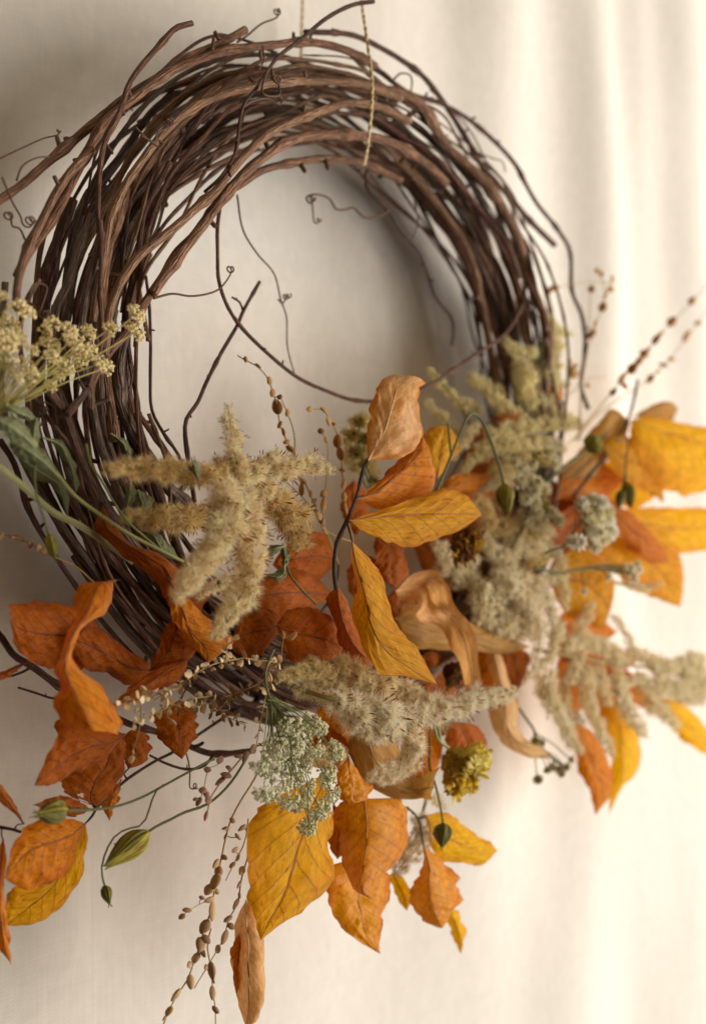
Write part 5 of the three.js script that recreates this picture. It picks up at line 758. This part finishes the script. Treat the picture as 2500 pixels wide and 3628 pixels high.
// ------------------------------------------------------------------ dried roses
function rose(label, c, r, z, n, cols, seed) {
  const rng = rand(seed), p0 = P(c[0], c[1], z), k = perPx(p0), R = r * k, g = thing('dried_rose', label, 'flower', p0, 'dried roses'), mats = cols.map(h => thinMat(h, 0.4, { specularIntensity: 0.2 }));
  const axis = V(0.2, -0.5, 0.8).normalize(), Q = new THREE.Quaternion().setFromUnitVectors(V(0, 1, 0), axis);
  for (let i = 0; i < n; i++) {
    const a = i * 2.4 + rng(), open = 0.25 + 0.75 * i / n, len = R * (0.8 + 0.45 * rng()), wid = R * (0.62 + 0.4 * rng()), geo = new THREE.PlaneGeometry(1, 1, 18, 18), q = geo.attributes.position, s = rng() * 60;
    for (let j = 0; j < q.count; j++) {
      const u = q.getX(j) * 2, v = q.getY(j) + 0.5, w = wid * Math.pow(Math.sin(Math.PI * (0.12 + 0.5 * v)), 0.8), crumple = R * (0.2 * noise(u * 1.6 + s, v * 2.6, s) + 0.1 * noise(u * 4 + s, v * 6, s + 5) + 0.06 * noise(u * 9 + s, v * 11, s + 9)) * (0.3 + v);
      const y = v * len * (1 - 0.25 * open * v) - R * 0.5, rad = R * (0.1 + open * 0.75 * Math.pow(v, 0.7)) + crumple + (v > 0.8 ? (v - 0.8) * R * 0.9 * noise(s, u * 2, 1) : 0), A = u * w / (rad + R * 0.25) * 0.8;
      q.setXYZ(j, Math.cos(a + A) * rad, y + R * (0.12 * noise(u * 3, s, v * 2) + 0.14 * v * v * noise(u * 7, s, 4)), Math.sin(a + A) * rad);
    }
    geo.computeVertexNormals(); const m = part('petal', geo, mats[i % mats.length], g); m.quaternion.copy(Q);
  }
}
rose('crumpled yellow dried rose hanging at the lower edge of the bouquet', [1632, 2715], 128, 0.065, 22, [0xf2e06c, 0xeacf50, 0xf6ea94, 0xe2c450, 0xccA644], 41);
rose('brown golden withered rose under the tip of the amber leaf', [1640, 1925], 88, 0.06, 18, [0xa8782a, 0x8f5f22, 0xc29a34, 0x7e5424], 42);
rose('dark brown withered rose behind the beige leaf strip', [1600, 2385], 64, 0.045, 16, [0x7a5426, 0x8e6a30, 0x644220], 43);
rose('small yellow rose scrap above the crumpled yellow rose', [1560, 2575], 44, 0.06, 10, [0xc4a83c, 0xb48c30], 44);
{
  const g = thing('rose_stalk', 'thin green stalks holding the crumpled yellow rose', 'plant stalk', P(1530, 2500, 0.06));
  for (const pts of [[[1520, 2480], [1535, 2560], [1550, 2620], [1590, 2650]], [[1560, 2480], [1552, 2560], [1560, 2630]], [[1480, 2548], [1540, 2540], [1565, 2536]]]) part('stem', local(tube(path(pts, 0.07), 0.0008, null, 6), g), paleStem, g);
}

// ------------------------------------------------------------------ everlasting flowers
const headGeo = (() => {
  const out = [], rng = rand(71);
  for (let k = 0; k < 3; k++) for (let i = 0; i < 9; i++) {
    const a = (i + k * 0.5) / 9 * 6.283, g = new THREE.SphereGeometry(1, 6, 5); g.scale(0.2, 0.46, 0.09); g.translate(0, 0.42, 0); g.rotateX(lerp(1.0, 0.35, k / 2) + 0.2 * (rng() - 0.5)); g.translate(0, k * 0.12 - 0.1, lerp(0.35, 0.18, k / 2)); g.rotateY(a); out.push(g);
  }
  const c = new THREE.IcosahedronGeometry(0.42, 1); c.scale(1, 0.8, 1); out.push(c);
  return mergeGeometries(out.map(g => (g.index ? g.toNonIndexed() : g)));
})();
const headMats = [mat(0xece5c8, 0.85), mat(0xe2d9b4, 0.85), mat(0xf2eddb, 0.85)];
function heads(label, list, z, stem, mats = headMats) {
  const rng = rand(list[0][0] * 5), s = path(stem, z - 0.012, z), g = thing('everlasting_flowers', label, 'flower cluster', s[0], 'everlasting flower clusters'), c = curve(s);
  part('stem', local(tube(s, 0.0009, null, 6), g), olive, g);
  for (const [x, y, r] of list) {
    const p = P(x, y, z + (rng() - 0.5) * 0.012), k = perPx(p), q = c.getPointAt(0.35 + 0.5 * rng()), d = p.clone().sub(q).normalize().lerp(V(-0.45, 0.1, 0.85), 0.6).normalize();
    part('pedicel', local(tube([q, q.clone().lerp(p, 0.5).add(V(0, 0.002, -0.001)), p], 0.0004, 8, 4), g), olive, g);
    const m = part('flower_head', headGeo, mats[Math.floor(rng() * mats.length)], g); m.position.copy(p).sub(g.position); m.scale.setScalar(r * k * 1.15); m.quaternion.setFromUnitVectors(V(0, 1, 0), d).multiply(new THREE.Quaternion().setFromAxisAngle(V(0, 1, 0), rng() * 6));
  }
}
heads('white everlasting flower cluster in front of the orange leaves', [[2060, 1800, 28], [2095, 1775, 28], [2125, 1785, 28], [2075, 1830, 26], [2110, 1820, 28], [2145, 1815, 28], [2085, 1855, 28], [2120, 1850, 26], [2150, 1850, 26], [2155, 1885, 30], [2110, 1885, 28], [2085, 1890, 24], [2135, 1905, 26], [2045, 1922, 28], [2020, 1920, 22], [2090, 1930, 26], [2105, 1940, 22], [2060, 1780, 20]], 0.078, [[1930, 1960], [2010, 1930], [2080, 1880], [2110, 1830]]);
heads('yellowish everlasting flower cluster beside the drooping green bud', [[1840, 1710, 26], [1870, 1700, 26], [1895, 1715, 26], [1855, 1735, 24], [1885, 1745, 28], [1910, 1755, 26], [1925, 1735, 24], [1890, 1785, 26], [1920, 1790, 24], [1895, 1820, 26], [1950, 1820, 24], [1970, 1845, 26], [1860, 1770, 22], [1925, 1830, 22], [1920, 1640, 24], [1940, 1610, 26], [1900, 1620, 24], [1880, 1650, 22], [1960, 1650, 22], [1850, 1660, 22], [1820, 1640, 18]], 0.055, [[1800, 1960], [1850, 1870], [1890, 1780], [1900, 1720]], [headMats[0], headMats[1], mat(0xcdbb7c, 0.85)]);
heads('tiny white flower sprig on a forked stalk crossing the round orange leaf', [[2231, 2012, 16], [2250, 2000, 16], [2258, 2020, 15], [2220, 2030, 15], [2240, 2035, 16], [2245, 2055, 14], [2152, 2042, 14], [2068, 2095, 12], [2210, 2010, 13]], 0.065, [[1890, 2012], [1981, 2030], [2081, 2012], [2161, 2022], [2215, 2028]]);
heads('small dry flower knots on the bare twig right of the beige strip', [[1950, 2715, 18], [1975, 2722, 18], [2000, 2716, 16], [1935, 2725, 15], [2018, 2690, 14], [1902, 2758, 18], [1895, 2625, 16], [1915, 2632, 14], [1985, 2740, 14]], 0.04, [[1825, 2490], [1865, 2550], [1890, 2585], [1905, 2630], [1960, 2690], [1990, 2710]], [mat(0xb4a678, 0.9), mat(0xc8bc92, 0.9)]);
heads('olive star flowers between the sheen painted leaf and the ring gap', [[1270, 1500, 24], [1250, 1545, 24], [1290, 1560, 24], [1260, 1600, 24], [1285, 1640, 22], [1320, 1700, 20]], 0.02, [[1330, 1780], [1300, 1690], [1275, 1600], [1270, 1520]], [mat(0xa08a3c, 0.9), mat(0x8a7a3a, 0.9)]);

renderer.render(scene, camera);
